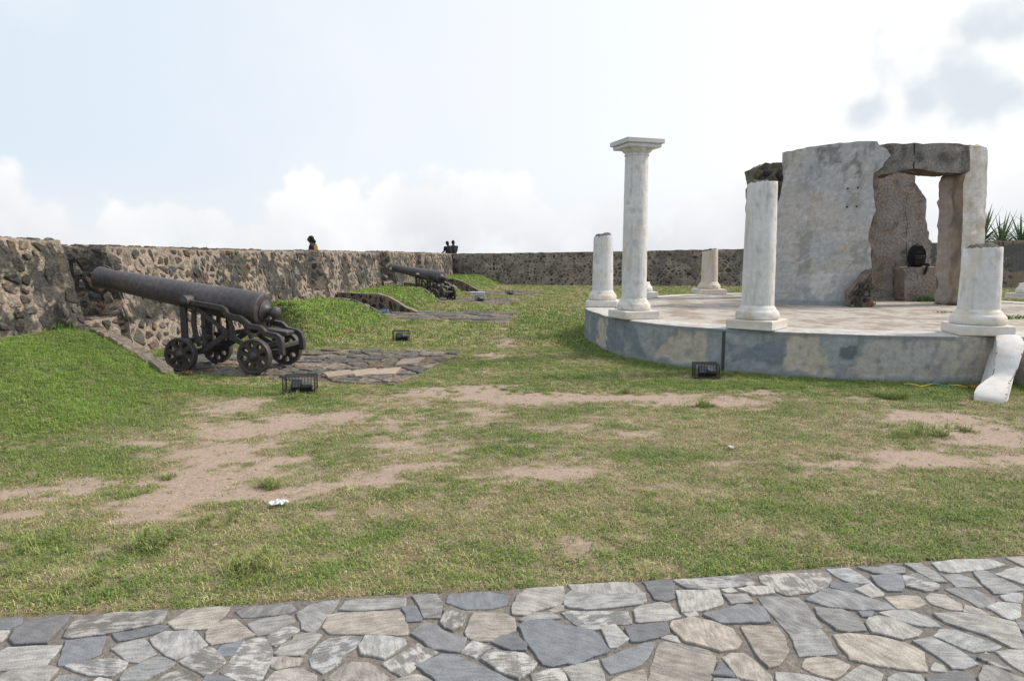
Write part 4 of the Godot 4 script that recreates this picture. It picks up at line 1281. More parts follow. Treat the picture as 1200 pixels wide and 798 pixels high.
func ragged(poly: PackedVector2Array, step: float, by: float) -> PackedVector2Array:
	var out := PackedVector2Array()
	for k in poly.size():
		var a := poly[k]; var b := poly[(k + 1) % poly.size()]
		var m := maxi(1, int((b - a).length() / step))
		for q in m:
			var p := a.lerp(b, float(q) / m)
			var low := p.y < PH + 0.06
			out.append(p + (Vector2.ZERO if low else Vector2(rng.randf_range(-by, by), rng.randf_range(-by, by))))
	return out

func broken_tone(p: Vector3) -> Color:
	var c := L(0.44, 0.36, 0.285).lerp(L(0.20, 0.17, 0.145), clampf(0.5 + 1.3 * n3(p, 3.5), 0.0, 1.0))
	return c.lerp(L(0.50, 0.33, 0.20), smoothstep(0.15, 0.5, n3(p + Vector3(8, 8, 8), 2.0)) * 0.4)

func build_ruin() -> void:
	var t := thing("ruined_building", "ruined curved wall of grey plaster with a broken doorway and dark stone lintel", "ruin")
	# plastered curve
	var poly := PackedVector2Array()
	for e in [[917.5, 179], [935, 175], [960, 170.5], [990, 167], [1012, 165.5], [1029, 165], [1031, 171], [1040, 175], [1044, 182], [1038, 190], [1034, 196], [1025, 203], [1024, 216], [1025, 235], [1027, 246], [1022, 258], [1019, 268], [1017.5, 280], [1021, 292], [1021, 304], [1022, 313], [1015, 322], [1006, 333], [998, 340], [997, 350], [996, 358], [975, 358], [952, 357.6], [925, 356.6], [898, 355.5], [899, 320], [902, 290], [906, 265], [910, 245], [915.5, 228], [918, 208], [917.5, 192]]:
		poly.append(on_curve(e[0], e[1]))
	var marks := []
	for e in [["dull", [[935, 273], [941, 270], [950, 272], [951, 322], [936, 324]]], ["dull", [[996, 287], [1004, 283], [1019, 285], [1019, 310], [997, 311]]], ["tan", [[981, 288], [986, 282], [994, 284], [995, 294], [985, 297]]], ["pale", [[950, 325], [960, 319], [972, 322], [976, 340], [966, 350], [952, 346]]], ["tan", [[946, 228], [956, 224], [966, 230], [960, 238], [950, 240]]], ["dull", [[993, 226], [1007, 224], [1009, 242], [994, 244]]], ["dark", [[1001, 180], [1008, 178], [1012, 208], [1003, 210]]], ["dark", [[960, 176], [985, 172], [986, 190], [970, 196], [962, 190]]]]:
		var q := PackedVector2Array()
		for p in e[1]: q.append(on_curve(p[0], p[1]))
		marks.append([{"dull": L(0.37, 0.365, 0.34), "tan": L(0.53, 0.47, 0.39), "pale": L(0.70, 0.675, 0.64), "dark": L(0.24, 0.24, 0.235)}[e[0]], q])
	var hue := func(p: Vector3, layer: int) -> Color:
		if layer == 2: return broken_tone(p)
		if layer == 1: return L(0.25, 0.21, 0.18)
		var c := L(0.495, 0.51, 0.525).lerp(L(0.55, 0.52, 0.475), clampf(0.45 + 1.3 * n3(p, 0.9), 0.0, 1.0))
		var at := Vector2(atan2(p.x - RC.x, RC.y + p.z) * RR, p.y)
		var wob := Vector2(n3(p, 3.0), n3(p + Vector3(4, 4, 4), 3.0)) * 0.10
		for m in marks:
			if Geometry2D.is_point_in_polygon(at + wob, m[1]): c = c.lerp(m[0], 0.9)
		var streak := noise_fine.get_noise_2d(at.x * 3.2, at.y * 0.7)
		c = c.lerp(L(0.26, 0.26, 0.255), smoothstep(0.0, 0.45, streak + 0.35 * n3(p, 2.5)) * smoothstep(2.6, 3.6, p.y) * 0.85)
		c = c.lerp(L(0.68, 0.675, 0.665), smoothstep(0.28, 0.5, noise_fine.get_noise_2d(at.x * 5.0 + 30.0, at.y * 2.2)) * 0.55)
		c = c.lerp(L(0.38, 0.39, 0.40), smoothstep(0.2, 0.5, noise_fine.get_noise_2d(at.x * 2.0 + 70.0, at.y * 2.0)) * 0.5)
		var fleck := noise_fine.get_noise_2d(at.x * 9.0, at.y * 9.0)
		c = c.lerp(L(0.70, 0.69, 0.67), smoothstep(0.25, 0.45, fleck) * 0.5).lerp(L(0.30, 0.30, 0.295), smoothstep(0.25, 0.45, -fleck) * 0.4)
		if p.y < PH + 0.10 + 0.04 * n3(p, 2.0): c = L(0.36, 0.39, 0.42)
		return c
	var s := Shape.new()
	poly = ragged(poly, 0.09, 0.011)
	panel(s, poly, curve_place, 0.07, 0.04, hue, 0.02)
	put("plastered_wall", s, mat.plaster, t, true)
	# the rubble core behind the plaster shows along the torn edge
	var core := PackedVector2Array()
	for e in [[919, 181], [935, 176.5], [960, 172], [990, 168.5], [1012, 167], [1027, 167], [1036, 175], [1048, 180], [1048, 186], [1042, 196], [1032, 206], [1029, 220], [1030, 236], [1032, 248], [1029, 260], [1027, 270], [1025, 284], [1027, 296], [1026, 310], [1024, 320], [1018, 328], [1011, 340], [1004, 349], [1003, 358.5], [975, 358], [952, 357.6], [925, 356.6], [901, 355.5], [902, 320], [905, 290], [909, 265], [913, 245], [918, 228], [920, 208]]:
		core.append(on_curve(e[0], e[1]))
	s = Shape.new()
	panel(s, ragged(core, 0.07, 0.03), func(p: Vector2, d: float) -> Vector3: return curve_place(p, d - 0.06), 0.5, 0.06, func(p: Vector3, _l: int) -> Color: return broken_tone(p), 0.07)
	put("rubble_core", s, mat.weathered, t, true)
	# four small fixing holes
	for e in [[994, 221], [1006, 220], [993, 242.5], [1004.5, 241.8]]:
		var q := on_curve(e[0], e[1])
		var hole := Shape.new()
		tube(hole, [curve_place(q, -0.05), curve_place(q, 0.02)], [0.018], 8, L(0.012, 0.012, 0.012))
		put("bolt_hole", hole, mat.plain, t, true)
	# stone lintel
	var lint := PackedVector2Array()
	for e in [[1022, 174], [1032, 170], [1046, 166.5], [1060, 168], [1075, 167], [1092, 168], [1110, 166.8], [1128, 167.5], [1139, 169], [1139, 200], [1131, 203], [1120, 202], [1101, 202], [1088, 198.5], [1074, 197], [1060, 199.5], [1042, 203.5], [1022, 204]]:
		lint.append(on_curve(e[0], e[1]))
	var dark := func(p: Vector3, layer: int) -> Color:
		var c := L(0.30, 0.29, 0.275).lerp(L(0.46, 0.43, 0.395), clampf(0.4 + 1.4 * n3(p, 2.0), 0.0, 1.0))
		c = c.lerp(L(0.18, 0.175, 0.17), smoothstep(0.05, 0.4, n3(p + Vector3(0, 9, 40), 3.5)))
		if layer == 2 and p.y < 3.55: c = L(0.33, 0.22, 0.14).lerp(L(0.12, 0.09, 0.07), clampf(0.5 + 1.2 * n3(p, 3.0), 0.0, 1.0))
		return c
	s = Shape.new()
	lint = ragged(lint, 0.12, 0.012)
	panel(s, lint, func(p: Vector2, d: float) -> Vector3: return curve_place(p, d - 0.05), 0.62, 0.06, dark, 0.05)
	put("stone_lintel", s, mat.weathered, t, true)
	var joint := Shape.new()
	for e in [[1074, 168, 1073, 197]]:
		var q0 := on_curve(e[0], e[1]); var q1 := on_curve(e[2], e[3])
		tube(joint, [curve_place(q0, -0.05), curve_place(q1, -0.05)], [0.012], 6, L(0.03, 0.028, 0.026))
	put("lintel_joint", joint, mat.rock, t, true)
	# right-hand pier with plaster outside and bare stone in the opening
	var pier := PackedVector2Array()
	for e in [[1137.5, 169], [1146, 171], [1158.5, 172.5], [1158, 200], [1156.5, 240], [1154.5, 285], [1152, 330], [1150, 358], [1124, 358], [1126, 330], [1127.5, 290], [1129, 250], [1129, 215], [1132, 204], [1137.5, 200]]:
		pier.append(on_curve(e[0], e[1]))
	var pierhue := func(p: Vector3, layer: int) -> Color:
		if layer == 0:
			var c := L(0.70, 0.69, 0.67).lerp(L(0.58, 0.53, 0.46), clampf(0.4 + 1.4 * n3(p, 1.6), 0.0, 1.0))
			return c.lerp(L(0.78, 0.77, 0.75), smoothstep(0.2, 0.5, n3(p + Vector3(40, 0, 0), 3.0)) * 0.6)
		var deep := RR - Vector2(p.x - RC.x, RC.y + p.z).length()
		if deep < 0.26 + 0.08 * n3(p, 3.0): return broken_tone(p)
		return L(0.56, 0.48, 0.415).lerp(L(0.43, 0.375, 0.335), clampf(0.5 + 1.3 * n3(p, 2.5), 0.0, 1.0))
	s = Shape.new()
	pier = ragged(pier, 0.10, 0.008)
	panel(s, pier, curve_place, 0.58, 0.05, pierhue, 0.02)
	put("door_pier", s, mat.plaster, t, true)
	# inner wall seen through the doorway
	var flat := func(px: float, py: float, d: float) -> Vector2:
		var w := D(px, py, d); return Vector2(w.x, w.y)
	var pink := func(p: Vector3, layer: int) -> Color:
		var c := L(0.66, 0.59, 0.555).lerp(L(0.50, 0.46, 0.44), clampf(0.45 + 1.2 * n3(p, 1.4), 0.0, 1.0))
		c = c.lerp(L(0.56, 0.44, 0.33), smoothstep(0.05, 0.3, n3(p + Vector3(1, 50, 6), 1.3)) * 0.6)
		c = c.lerp(L(0.16, 0.14, 0.13), smoothstep(0.15, 0.5, n3(p + Vector3(2, 8, 5), 2.2)) * 0.6)
		if layer == 2: c = c.lerp(L(0.42, 0.29, 0.19), 0.6)
		return c
	var inner := PackedVector2Array()
	for e in [[1008, 184], [1030, 183], [1058, 185], [1066, 193], [1074, 203], [1075, 213], [1083, 225], [1087, 240], [1085, 255], [1086, 268], [1090, 278], [1092, 290], [1090, 300], [1092, 318], [1092, 353], [1008, 353]]:
		inner.append(flat.call(e[0], e[1], 16.3))
	s = Shape.new()
	inner = ragged(inner, 0.10, 0.035)
	panel(s, inner, func(p: Vector2, d: float) -> Vector3: return Vector3(p.x, p.y, -16.3 + d), 0.5, 0.06, pink, 0.05)
	put("inner_wall", s, mat.weathered, t, true)
	var inner_floor := flat.call(1092, 353, 16.3) as Vector2
	# low block under the backpack
	var block := PackedVector2Array()
	for e in [[1054, 314], [1070, 312.8], [1098, 313], [1104, 314], [1104, 354], [1076, 355], [1055, 354]]:
		block.append(flat.call(e[0], e[1], 16.05))
	s = Shape.new()
	panel(s, block, func(p: Vector2, d: float) -> Vector3: return Vector3(p.x, p.y, -15.85 + d), 0.46, 0.06, pink, 0.03)
	put("stone_block", s, mat.weathered, t, true)
	# cracks in the inner wall and the block
	for line in [[[1064, 228], [1063, 246], [1064, 262], [1062.5, 280], [1063, 300], [1062, 312]], [[1047, 296], [1050, 310], [1047, 326], [1049, 345]]]:
		var cr := Shape.new()
		var pts := []
		for e in line:
			pts.append(D(e[0], e[1], 16.29))
			pts.append(D(e[0] + rng.randf_range(-2, 2), e[1] + rng.randf_range(1, 5), 16.29))
		tube(cr, pts, [0.003, 0.006, 0.004, 0.007, 0.004, 0.005], 5, L(0.03, 0.027, 0.025))
		put("crack", cr, mat.rock, t)
	for line in [[[1056, 322], [1066, 326], [1076, 333], [1084, 341]], [[1076, 333], [1070, 340], [1063, 347]], [[1072, 315], [1076, 324], [1077, 333]]]:
		var cr := Shape.new()
		var pts := []
		for e in line: pts.append(D(e[0], e[1], 15.855))
		tube(cr, pts, [0.002, 0.005, 0.003], 5, L(0.03, 0.027, 0.025))
		put("crack", cr, mat.rock, t)
	# back wall behind the left end
	var back := PackedVector2Array()
	for e in [[883, 198], [886, 195], [892, 194], [896, 191], [905, 192.5], [917, 191], [928, 193], [934, 357], [886, 357], [884, 320], [885, 280], [883, 240], [884, 215]]:
		back.append(flat.call(e[0], e[1], 17.2))
	var mossy := func(p: Vector3, _layer: int) -> Color:
		var c := L(0.46, 0.40, 0.34).lerp(L(0.24, 0.215, 0.195), clampf(0.5 + 1.4 * n3(p, 2.4), 0.0, 1.0))
		return c.lerp(L(0.075, 0.085, 0.03), smoothstep(3.3, 3.8, p.y + 0.7 * n3(p, 3.0)) * 0.6)
	s = Shape.new()
	back = ragged(back, 0.12, 0.03)
	panel(s, back, func(p: Vector2, d: float) -> Vector3: return Vector3(p.x, p.y, -17.2 + d), 0.5, 0.08, mossy, 0.08)
	put("back_wall", s, mat.weathered, t, true)
	lay_stones(t, D(884, 356, 17.13), D(930, 356, 17.13), D(926, 197, 17.13), D(886, 200, 17.13), Vector2(0.28, 0.16), 0.0, 60, never, 0.02, 0.04, 0.8)
	# lump of bare masonry at the foot of the broken edge
	var lump := PackedVector2Array()
	for e in [[996, 343], [1002, 336], [1010, 327], [1019, 319], [1023, 316], [1024, 330], [1023, 345], [1025, 359], [1012, 361.5], [998, 360.5]]:
		lump.append(flat.call(e[0], e[1], 14.05))
	s = Shape.new()
	lump = ragged(lump, 0.07, 0.015)
	panel(s, lump, func(p: Vector2, d: float) -> Vector3: return Vector3(p.x, p.y, -14.05 + d + 0.1 * n3(Vector3(p.x, p.y, 0), 2.0)), 0.22, 0.045, func(p: Vector3, _l: int) -> Color: return broken_tone(p), 0.10)
	put("broken_masonry", s, mat.weathered, t, true)
	lay_stones(t, D(996, 361, 13.93), D(1025, 361, 13.93), D(1023, 318, 13.98), D(1001, 338, 13.98), Vector2(0.13, 0.11), 0.04, 60, never, 0.02, 0.03, 0.9)

# ---------------------------------------------------------------- columns
func marble_tone(p: Vector3) -> Color:
	var c := L(0.765, 0.77, 0.775).lerp(L(0.69, 0.69, 0.685), clampf(0.5 + 1.2 * n3(p, 1.5), 0.0, 1.0))
	var vein := absf(n3(Vector3(p.x, p.y * 0.8, p.z), 2.4) + 0.3 * n3(p, 6.0))
	c = c.lerp(L(0.58, 0.57, 0.555), (1.0 - smoothstep(0.0, 0.06, vein)) * 0.5)
	var run := noise_fine.get_noise_3d(p.x * 9.0, p.y * 0.7, p.z * 9.0)
	c = c.lerp(L(0.46, 0.45, 0.43), smoothstep(0.12, 0.5, run) * 0.55)
	c = c.lerp(L(0.40, 0.385, 0.355), smoothstep(0.30, 0.42, n3(p + Vector3(5, 90, 1), 5.0)) * 0.5)
	return c.lerp(L(0.66, 0.57, 0.45), smoothstep(0.22, 0.5, n3(p + Vector3(60, 0, 8), 2.6)) * 0.55)

func base_tone(p: Vector3) -> Color:
	var dirt := smoothstep(0.1, 0.45, n3(p + Vector3(7, 40, 7), 6.0)) * 0.5
	var c := L(0.77, 0.75, 0.72).lerp(L(0.36, 0.32, 0.27), dirt).lerp(L(0.68, 0.57, 0.44), smoothstep(-0.15, 0.4, n3(p, 3.2)) * 0.65)
	return c

func column(label: String, at: Vector3, turn: float, plinth: float, r0: float, r1: float, top_y: float, full: bool, slant := 0.03, stub := false, stain := 0.0) -> void:
	var t := thing("column", label, "column", at, 0.0, "columns on the round platform")
	var top := top_y - at.y
	var hue := func(c: Callable) -> Callable: return func(p: Vector3) -> Color: return (c.call(p + at) as Color).lerp(L(0.60, 0.47, 0.34), stain * clampf(0.8 + n3(p + at, 2.0), 0.0, 1.0))
	var s := Shape.new()
	slab_box(s, Transform3D(Basis(Vector3.UP, turn), Vector3(0, 0.065, 0)), Vector3(plinth, 0.13, plinth), 0.012, L(0.70, 0.66, 0.60))
	for k in s.v.size(): s.c[k] = base_tone(s.v[k] + at)
	put("plinth", s, mat.marble, t)
	var k := r0 / 0.215
	s = Shape.new()
	lathe(s, [[0.05, 0.13], [0.27 * k, 0.13], [0.285 * k, 0.145], [0.292 * k, 0.18], [0.285 * k, 0.225], [0.265 * k, 0.255], [0.245 * k, 0.262], [0.245 * k, 0.285], [0.228 * k, 0.30], [r0 * 0.99, 0.33]], 48, Transform3D.IDENTITY, hue.call(base_tone))
	put("base", s, mat.marble, t, true)
	if stub:
		s = Shape.new()
		lathe(s, [[r0, 0.32], [r0 * 0.98, 0.36], [r0 * 0.7, 0.37], [0.001, 0.36]], 32, Transform3D.IDENTITY, hue.call(base_tone), 0.03)
		put("stub", s, mat.marble, t, true)
		return
	# shaft, with a slight swelling
	var prof := []
	var hs := top if not full else top - 0.24
	var n := int((hs - 0.32) / 0.06)
	for q in n + 1:
		var f := float(q) / n
		prof.append([lerpf(r0, r1, f * f * 0.5 + f * 0.5), lerpf(0.32, hs, f)])
	s = Shape.new()
	lathe(s, prof, 56, Transform3D.IDENTITY, hue.call(marble_tone), 0.004)
	if not full:
		# broken top: the last ring goes up and down, a rough lump of old mortar closes it
		var m := 56
		var first := s.v.size() - m
		var ring := []
		for q in m:
			var a := TAU * q / m
			s.v[first + q].y += slant * cos(a - 0.6) + 0.02 * noise.get_noise_2d(q * 0.4, at.x)
			var p := s.v[first + q]
			ring.append(s.add(Vector3(p.x * 0.93, p.y + 0.005, p.z * 0.93), L(0.48, 0.45, 0.41)))
		for q in m: s.quad(first + q, first + (q + 1) % m, ring[(q + 1) % m], ring[q])
		put("shaft", s, mat.marble, t, true)
		var lump := Shape.new()
		var rows := 5
		var last := []
		for j in rows + 1:
			var here := []
			for q in 28:
				var a := TAU * q / 28
				var rr := r1 * 0.93 * (1.0 - float(j) / rows * 0.98)
				var p := Vector3(cos(a) * rr, hs + slant * cos(a - 0.6) * (1.0 - float(j) / rows), sin(a) * rr)
				var lift := 0.0 if j == 0 else 0.03 + 0.05 * n3(p + at, 7.0) + 0.04 * n3(p + at, 3.0)
				p.y += maxf(lift, -0.01)
				here.append(lump.add(p, L(0.30, 0.27, 0.235).lerp(L(0.17, 0.155, 0.14), clampf(0.5 + n3(p + at, 8.0), 0.0, 1.0))))
			if j > 0:
				for q in 28:
					var w := (q + 1) % 28
					lump.quad(last[q], last[w], here[w], here[q])
			last = here
		put("broken_top", lump, mat.rock, t, true)
	else:
		put("shaft", s, mat.marble, t, true)
		s = Shape.new()
		lathe(s, [[r1, hs - 0.005], [r1 * 1.06, hs], [r1 * 1.06, hs + 0.02], [r1 * 1.0, hs + 0.025], [r1 * 1.02, hs + 0.04], [r1 * 1.2, hs + 0.065], [r1 * 1.36, hs + 0.095], [r1 * 1.4, hs + 0.115]], 48, Transform3D.IDENTITY, hue.call(marble_tone))
		put("echinus", s, mat.marble, t, true)
		s = Shape.new()
		slab_box(s, Transform3D(Basis(Vector3.UP, turn), Vector3(0, hs + 0.14, 0)), Vector3(plinth * 0.92, 0.06, plinth * 0.92), 0.008, L(0.66, 0.64, 0.61))
		slab_box(s, Transform3D(Basis(Vector3.UP, turn), Vector3(0, hs + 0.205, 0)), Vector3(plinth * 1.04, 0.072, plinth * 1.04), 0.008, L(0.60, 0.58, 0.55))
		for q in s.v.size(): s.c[q] = marble_tone(s.v[q] + at).lerp(L(0.33, 0.31, 0.28), smoothstep(0.0, 0.5, n3(s.v[q] + at, 2.0)) * 0.4)
		put("abacus", s, mat.marble, t)

func build_columns() -> void:
	var y := PH + 0.012
	var at := func(px: float, py: float) -> Vector3: return G(px, py, y)
	var upto := func(px: float, py: float, top: float) -> float: return D(px, top, -G(px, py, y).z).y
	column("slim broken marble column standing behind the tall complete column", at.call(706, 359), -0.2, 0.62, 0.208, 0.19, upto.call(706, 359, 277), false, 0.015)
	column("tall complete marble column topped by a square capital", at.call(742.5, 372.5), 0.305, 0.62, 0.200, 0.183, upto.call(742.5, 372.5, 165), true)
	column("tall broken marble column in front of the grey plaster wall", at.call(887, 384.5), -0.686, 0.64, 0.218, 0.196, upto.call(887, 384.5, 215), false, 0.012)
	column("short stout broken marble column beside the steps", at.call(1145, 391), -0.237, 0.64, 0.237, 0.215, upto.call(1145, 391, 291), false, 0.006)
	column("small broken column stained tan at the far rim of the platform", at.call(831, 344), 0.1, 0.72, 0.22, 0.2, upto.call(831, 344, 294), false, 0.04, false, 0.7)
	column("bare column base without a shaft, behind the tall complete column", at.call(752, 347.5), 0.1, 0.66, 0.2, 0.2, 2.0, false, 0.0, true)
	column("bare column base beside the far wall below the spiky plant", at.call(1206, 350), 0.1, 0.66, 0.2, 0.2, 2.0, false, 0.0, true)

# ---------------------------------------------------------------- cannons
func extrude(s: Shape, poly: PackedVector2Array, z0: float, z1: float, col: Color, edge := 0.006) -> void:
	if Geometry2D.is_polygon_clockwise(poly): poly.reverse()
	var tri := Geometry2D.triangulate_polygon(poly)
	var n := poly.size()
	var rings := []
	for e in [[z0, edge], [z0 + edge, 0.0], [z1 - edge, 0.0], [z1, edge]]:
		var ring := []
		for k in n:
			var a := poly[(k + n - 1) % n]; var b := poly[k]; var c := poly[(k + 1) % n]
			var nn := ((b - a).normalized() + (c - b).normalized()).normalized()
			var inn := Vector2(-nn.y, nn.x)
			var p: Vector2 = b + inn * e[1]
			ring.append(s.add(Vector3(p.x, p.y, e[0]), col))
		rings.append(ring)
	for r in 3:
		for k in n:
			var w := (k + 1) % n
			s.quad(rings[r][k], rings[r + 1][k], rings[r + 1][w], rings[r][w])
	for k in range(0, tri.size(), 3):
		s.tri(rings[0][tri[k]], rings[0][tri[k + 1]], rings[0][tri[k + 2]])
		s.tri(rings[3][tri[k]], rings[3][tri[k + 2]], rings[3][tri[k + 1]])

func wheel(parent: Node3D, at: Vector3, r: float, wide: float) -> void:
	var w := Node3D.new()
	w.name = "wheel"
	parent.add_child(w, true)
	w.position = at
	var iron := L(0.105, 0.09, 0.09)
	var s := Shape.new()
	var holes := 8
	var ri := r * 0.22
	var spread := TAU / holes
	for h in holes:
		var a0 := spread * h + 0.2
		var mid := a0 + spread / 2.0
		var loop := PackedVector2Array()
		for k in 5: loop.append(Vector2.from_angle(a0 + spread * k / 4.0) * r * 0.985)
		for k in 3: loop.append(Vector2.from_angle(a0 + spread) * lerpf(r * 0.985, ri, (k + 1) / 4.0))
		for k in 3: loop.append(Vector2.from_angle(a0 + spread - spread * k / 2.0) * ri)
		for k in 3: loop.append(Vector2.from_angle(a0) * lerpf(ri, r * 0.985, (k + 1) / 4.0))
		var c := Vector2.from_angle(mid) * r * 0.60
		var ux := Vector2.from_angle(mid); var uy := Vector2(-ux.y, ux.x)
		var oval := PackedVector2Array()
		for p in loop:
			var q := Vector2((p - c).dot(ux), (p - c).dot(uy))
			var a := q.angle()
			var e := Vector2(cos(a) * r * 0.20, sin(a) * r * (0.135 + 0.03 * cos(a)))
			oval.append(c + ux * e.x + uy * e.y)
		var n := loop.size()
		for side in [-1, 1]:
			var zf: float = side * wide * 0.36
			var A := []; var B := []; var C := []
			for k in n:
				A.append(s.add(Vector3(loop[k].x, loop[k].y, zf), iron))
				B.append(s.add(Vector3(oval[k].x, oval[k].y, zf), iron))
				C.append(s.add(Vector3(oval[k].x, oval[k].y, 0), iron))
			for k in n:
				var q := (k + 1) % n
				if side > 0:
					s.quad(A[k], B[k], B[q], A[q]); s.quad(B[k], C[k], C[q], B[q])
				else:
					s.quad(A[k], A[q], B[q], B[k]); s.quad(B[k], B[q], C[q], C[k])
	put("disc", s, mat.iron, w)
	s = Shape.new()          # rim
	var turn := Transform3D(Basis(Vector3.RIGHT, PI / 2), Vector3.ZERO)
	lathe(s, [[r * 0.86, -wide * 0.36], [r * 0.87, -wide * 0.47], [r * 0.95, -wide * 0.5], [r, -wide * 0.42], [r, wide * 0.42], [r * 0.95, wide * 0.5], [r * 0.87, wide * 0.47], [r * 0.86, wide * 0.36]], 48, turn, func(_p: Vector3) -> Color: return iron * 1.1)
	put("rim", s, mat.iron, w, true)
	s = Shape.new()          # hub
	lathe(s, [[0.001, -wide * 1.05], [r * 0.13, -wide * 1.05], [r * 0.16, -wide * 0.95], [r * 0.17, -wide * 0.7], [r * 0.27, -wide * 0.55], [r * 0.29, -wide * 0.3], [r * 0.29, wide * 0.3], [r * 0.27, wide * 0.55], [r * 0.17, wide * 0.7], [r * 0.16, wide * 0.95], [r * 0.13, wide * 1.05], [0.001, wide * 1.05]], 24, turn, func(_p: Vector3) -> Color: return iron)
	put("hub", s, mat.iron, w, true)

func make_cannon(label: String, at: Vector3, turn: float, tilt := 9.6) -> Node3D:
	var t := thing("cannon", label, "cannon", at, turn, "iron cannons on wheeled carriages")
	var iron := L(0.125, 0.108, 0.11)
	var dark := L(0.088, 0.077, 0.079)
	var up := deg_to_rad(tilt)
	var tr := Vector3(0.485, 1.0, 0)
	var ax := Vector3(cos(up), sin(up), 0)
	var B := Transform3D(Basis(Vector3(-sin(up), cos(up), 0), ax, Vector3(0, 0, 1)), tr)       # y of the turned shape runs to the muzzle
	var coat := func(p: Vector3) -> Color:
		var c := L(0.150, 0.132, 0.136).lerp(L(0.105, 0.092, 0.096), clampf(0.5 + 1.4 * n3(p, 1.4), 0.0, 1.0))
		return c.lerp(L(0.20, 0.155, 0.135), smoothstep(0.2, 0.5, n3(p + Vector3(7, 7, 7), 2.8)) * 0.6)
	var s := Shape.new()
	lathe(s, [[0.001, -1.007], [0.10, -1.002], [0.20, -0.990], [0.232, -0.982], [0.238, -0.970], [0.240, -0.896], [0.243, -0.884], [0.243, -0.848], [0.238, -0.839], [0.229, -0.570], [0.218, -0.285], [0.214, -0.269], [0.212, -0.244], [0.208, -0.236], [0.200, 0.000], [0.192, 0.230], [0.190, 0.239], [0.189, 0.276], [0.185, 0.285], [0.172, 0.736], [0.158, 1.196], [0.148, 1.426], [0.146, 1.472], [0.152, 1.481], [0.152, 1.509], [0.147, 1.518], [0.150, 1.582], [0.158, 1.638], [0.161, 1.665], [0.160, 1.688], [0.150, 1.697], [0.085, 1.699], [0.083, 1.656], [0.082, 1.380], [0.001, 1.334]], 56, B, coat, 0.004)
	put("barrel", s, mat.iron, t, true)
	s = Shape.new()         # vent patch
	slab_box(s, Transform3D(B.basis, B * Vector3(-0.24, -0.83, 0)), Vector3(0.03, 0.14, 0.07), 0.006, dark)
	put("vent_plate", s, mat.iron, t)
	s = Shape.new()         # cascabel knob
	lathe(s, [[0.15, -1.007], [0.10, -1.032], [0.065, -1.062], [0.055, -1.092], [0.06, -1.112], [0.078, -1.132], [0.088, -1.167], [0.082, -1.202], [0.06, -1.227], [0.001, -1.237]].map(func(e): return e), 32, B, coat)
	put("knob", s, mat.iron, t, true)
	s = Shape.new()         # breeching loop above the neck
	var loop := []
	for k in 17:
		var a := PI * 1.25 * k / 16.0 - 0.25
		loop.append(B * Vector3(-0.075 - 0.075 * sin(a), -1.072 + 0.085 * cos(a), 0))
	tube(s, loop, [0.022], 10, dark)
	put("breeching_loop", s, mat.iron, t, true)
	s = Shape.new()
	tube(s, [tr + Vector3(0.03, -0.03, -0.37), tr + Vector3(0.03, -0.03, 0.37)], [0.078], 28, iron)
	put("trunnion", s, mat.iron, t, true)
	# cheeks
	var rails := [
		[0.074, [[0.62, 0.935], [0.42, 0.945], [0.20, 0.915], [-0.02, 0.88], [-0.07, 0.85], [-0.114, 0.79], [-0.17, 0.765], [-0.317, 0.74], [-0.37, 0.70], [-0.427, 0.645], [-0.48, 0.63], [-0.593, 0.615], [-0.63, 0.585], [-0.667, 0.545], [-0.72, 0.53], [-0.833, 0.51], [-0.88, 0.48], [-0.90, 0.42], [-0.912, 0.25]]],
		[0.095, [[0.57, 0.95], [0.57, 0.22]]], [0.066, [[0.40, 0.90], [0.42, 0.65], [0.40, 0.50], [0.34, 0.34]]], [0.06, [[0.265, 0.80], [0.265, 0.33]]], [0.064, [[0.36, 0.87], [-0.10, 0.535]]],
		[0.078, [[-0.105, 0.525], [0.32, 0.27], [0.58, 0.235]]], [0.074, [[-0.10, 0.53], [-0.36, 0.36], [-0.60, 0.24]]], [0.064, [[-0.13, 0.77], [-0.20, 0.48]]], [0.064, [[-0.34, 0.71], [-0.46, 0.46], [-0.58, 0.25]]], [0.06, [[-0.55, 0.25], [-0.90, 0.30]]]]
	for side in [-1, 1]:
		var cheek := Node3D.new()
		cheek.name = "carriage_cheek"
		t.add_child(cheek, true)
		for k in rails.size():
			var line := PackedVector2Array()
			for p in rails[k][1]: line.append(Vector2(p[0], p[1]))
			var half: float = 0.034 if k == 0 else 0.026
			s = Shape.new()
			for poly in Geometry2D.offset_polyline(line, rails[k][0] / 2.0, Geometry2D.JOIN_MITER, Geometry2D.END_BUTT):
				if Geometry2D.is_polygon_clockwise(poly): continue
				var off := 0.002 * k
				extrude(s, poly, side * 0.285 - half + off, side * 0.285 + half - off, dark)
			put("stepped_rail" if k == 0 else "strut", s, mat.iron, cheek)
		s = Shape.new()
		slab_box(s, Transform3D(Basis.IDENTITY, Vector3(0.485, 0.955, side * 0.285)), Vector3(0.24, 0.05, 0.075), 0.01, dark)
		put("cap_square", s, mat.iron, cheek)
		for p in [[-0.105, 0.525], [0.40, 0.84], [0.57, 0.30], [-0.59, 0.27], [0.265, 0.62]]:
			s = Shape.new()
			tube(s, [Vector3(p[0], p[1], side * 0.30), Vector3(p[0], p[1], side * 0.335)], [0.032, 0.024], 10, dark)
			put("bolt_head", s, mat.iron, cheek)
	for e in [[0.57, 0.40, 0.08], [-0.10, 0.525, 0.06], [-0.62, 0.36, 0.07], [-0.86, 0.36, 0.06], [-0.45, 0.50, 0.05]]:
		s = Shape.new()
		slab_box(s, Transform3D(Basis.IDENTITY, Vector3(e[0], e[1], 0)), Vector3(e[2], e[2], 0.53), 0.008, dark)
		put("transom", s, mat.iron, t)
	s = Shape.new()
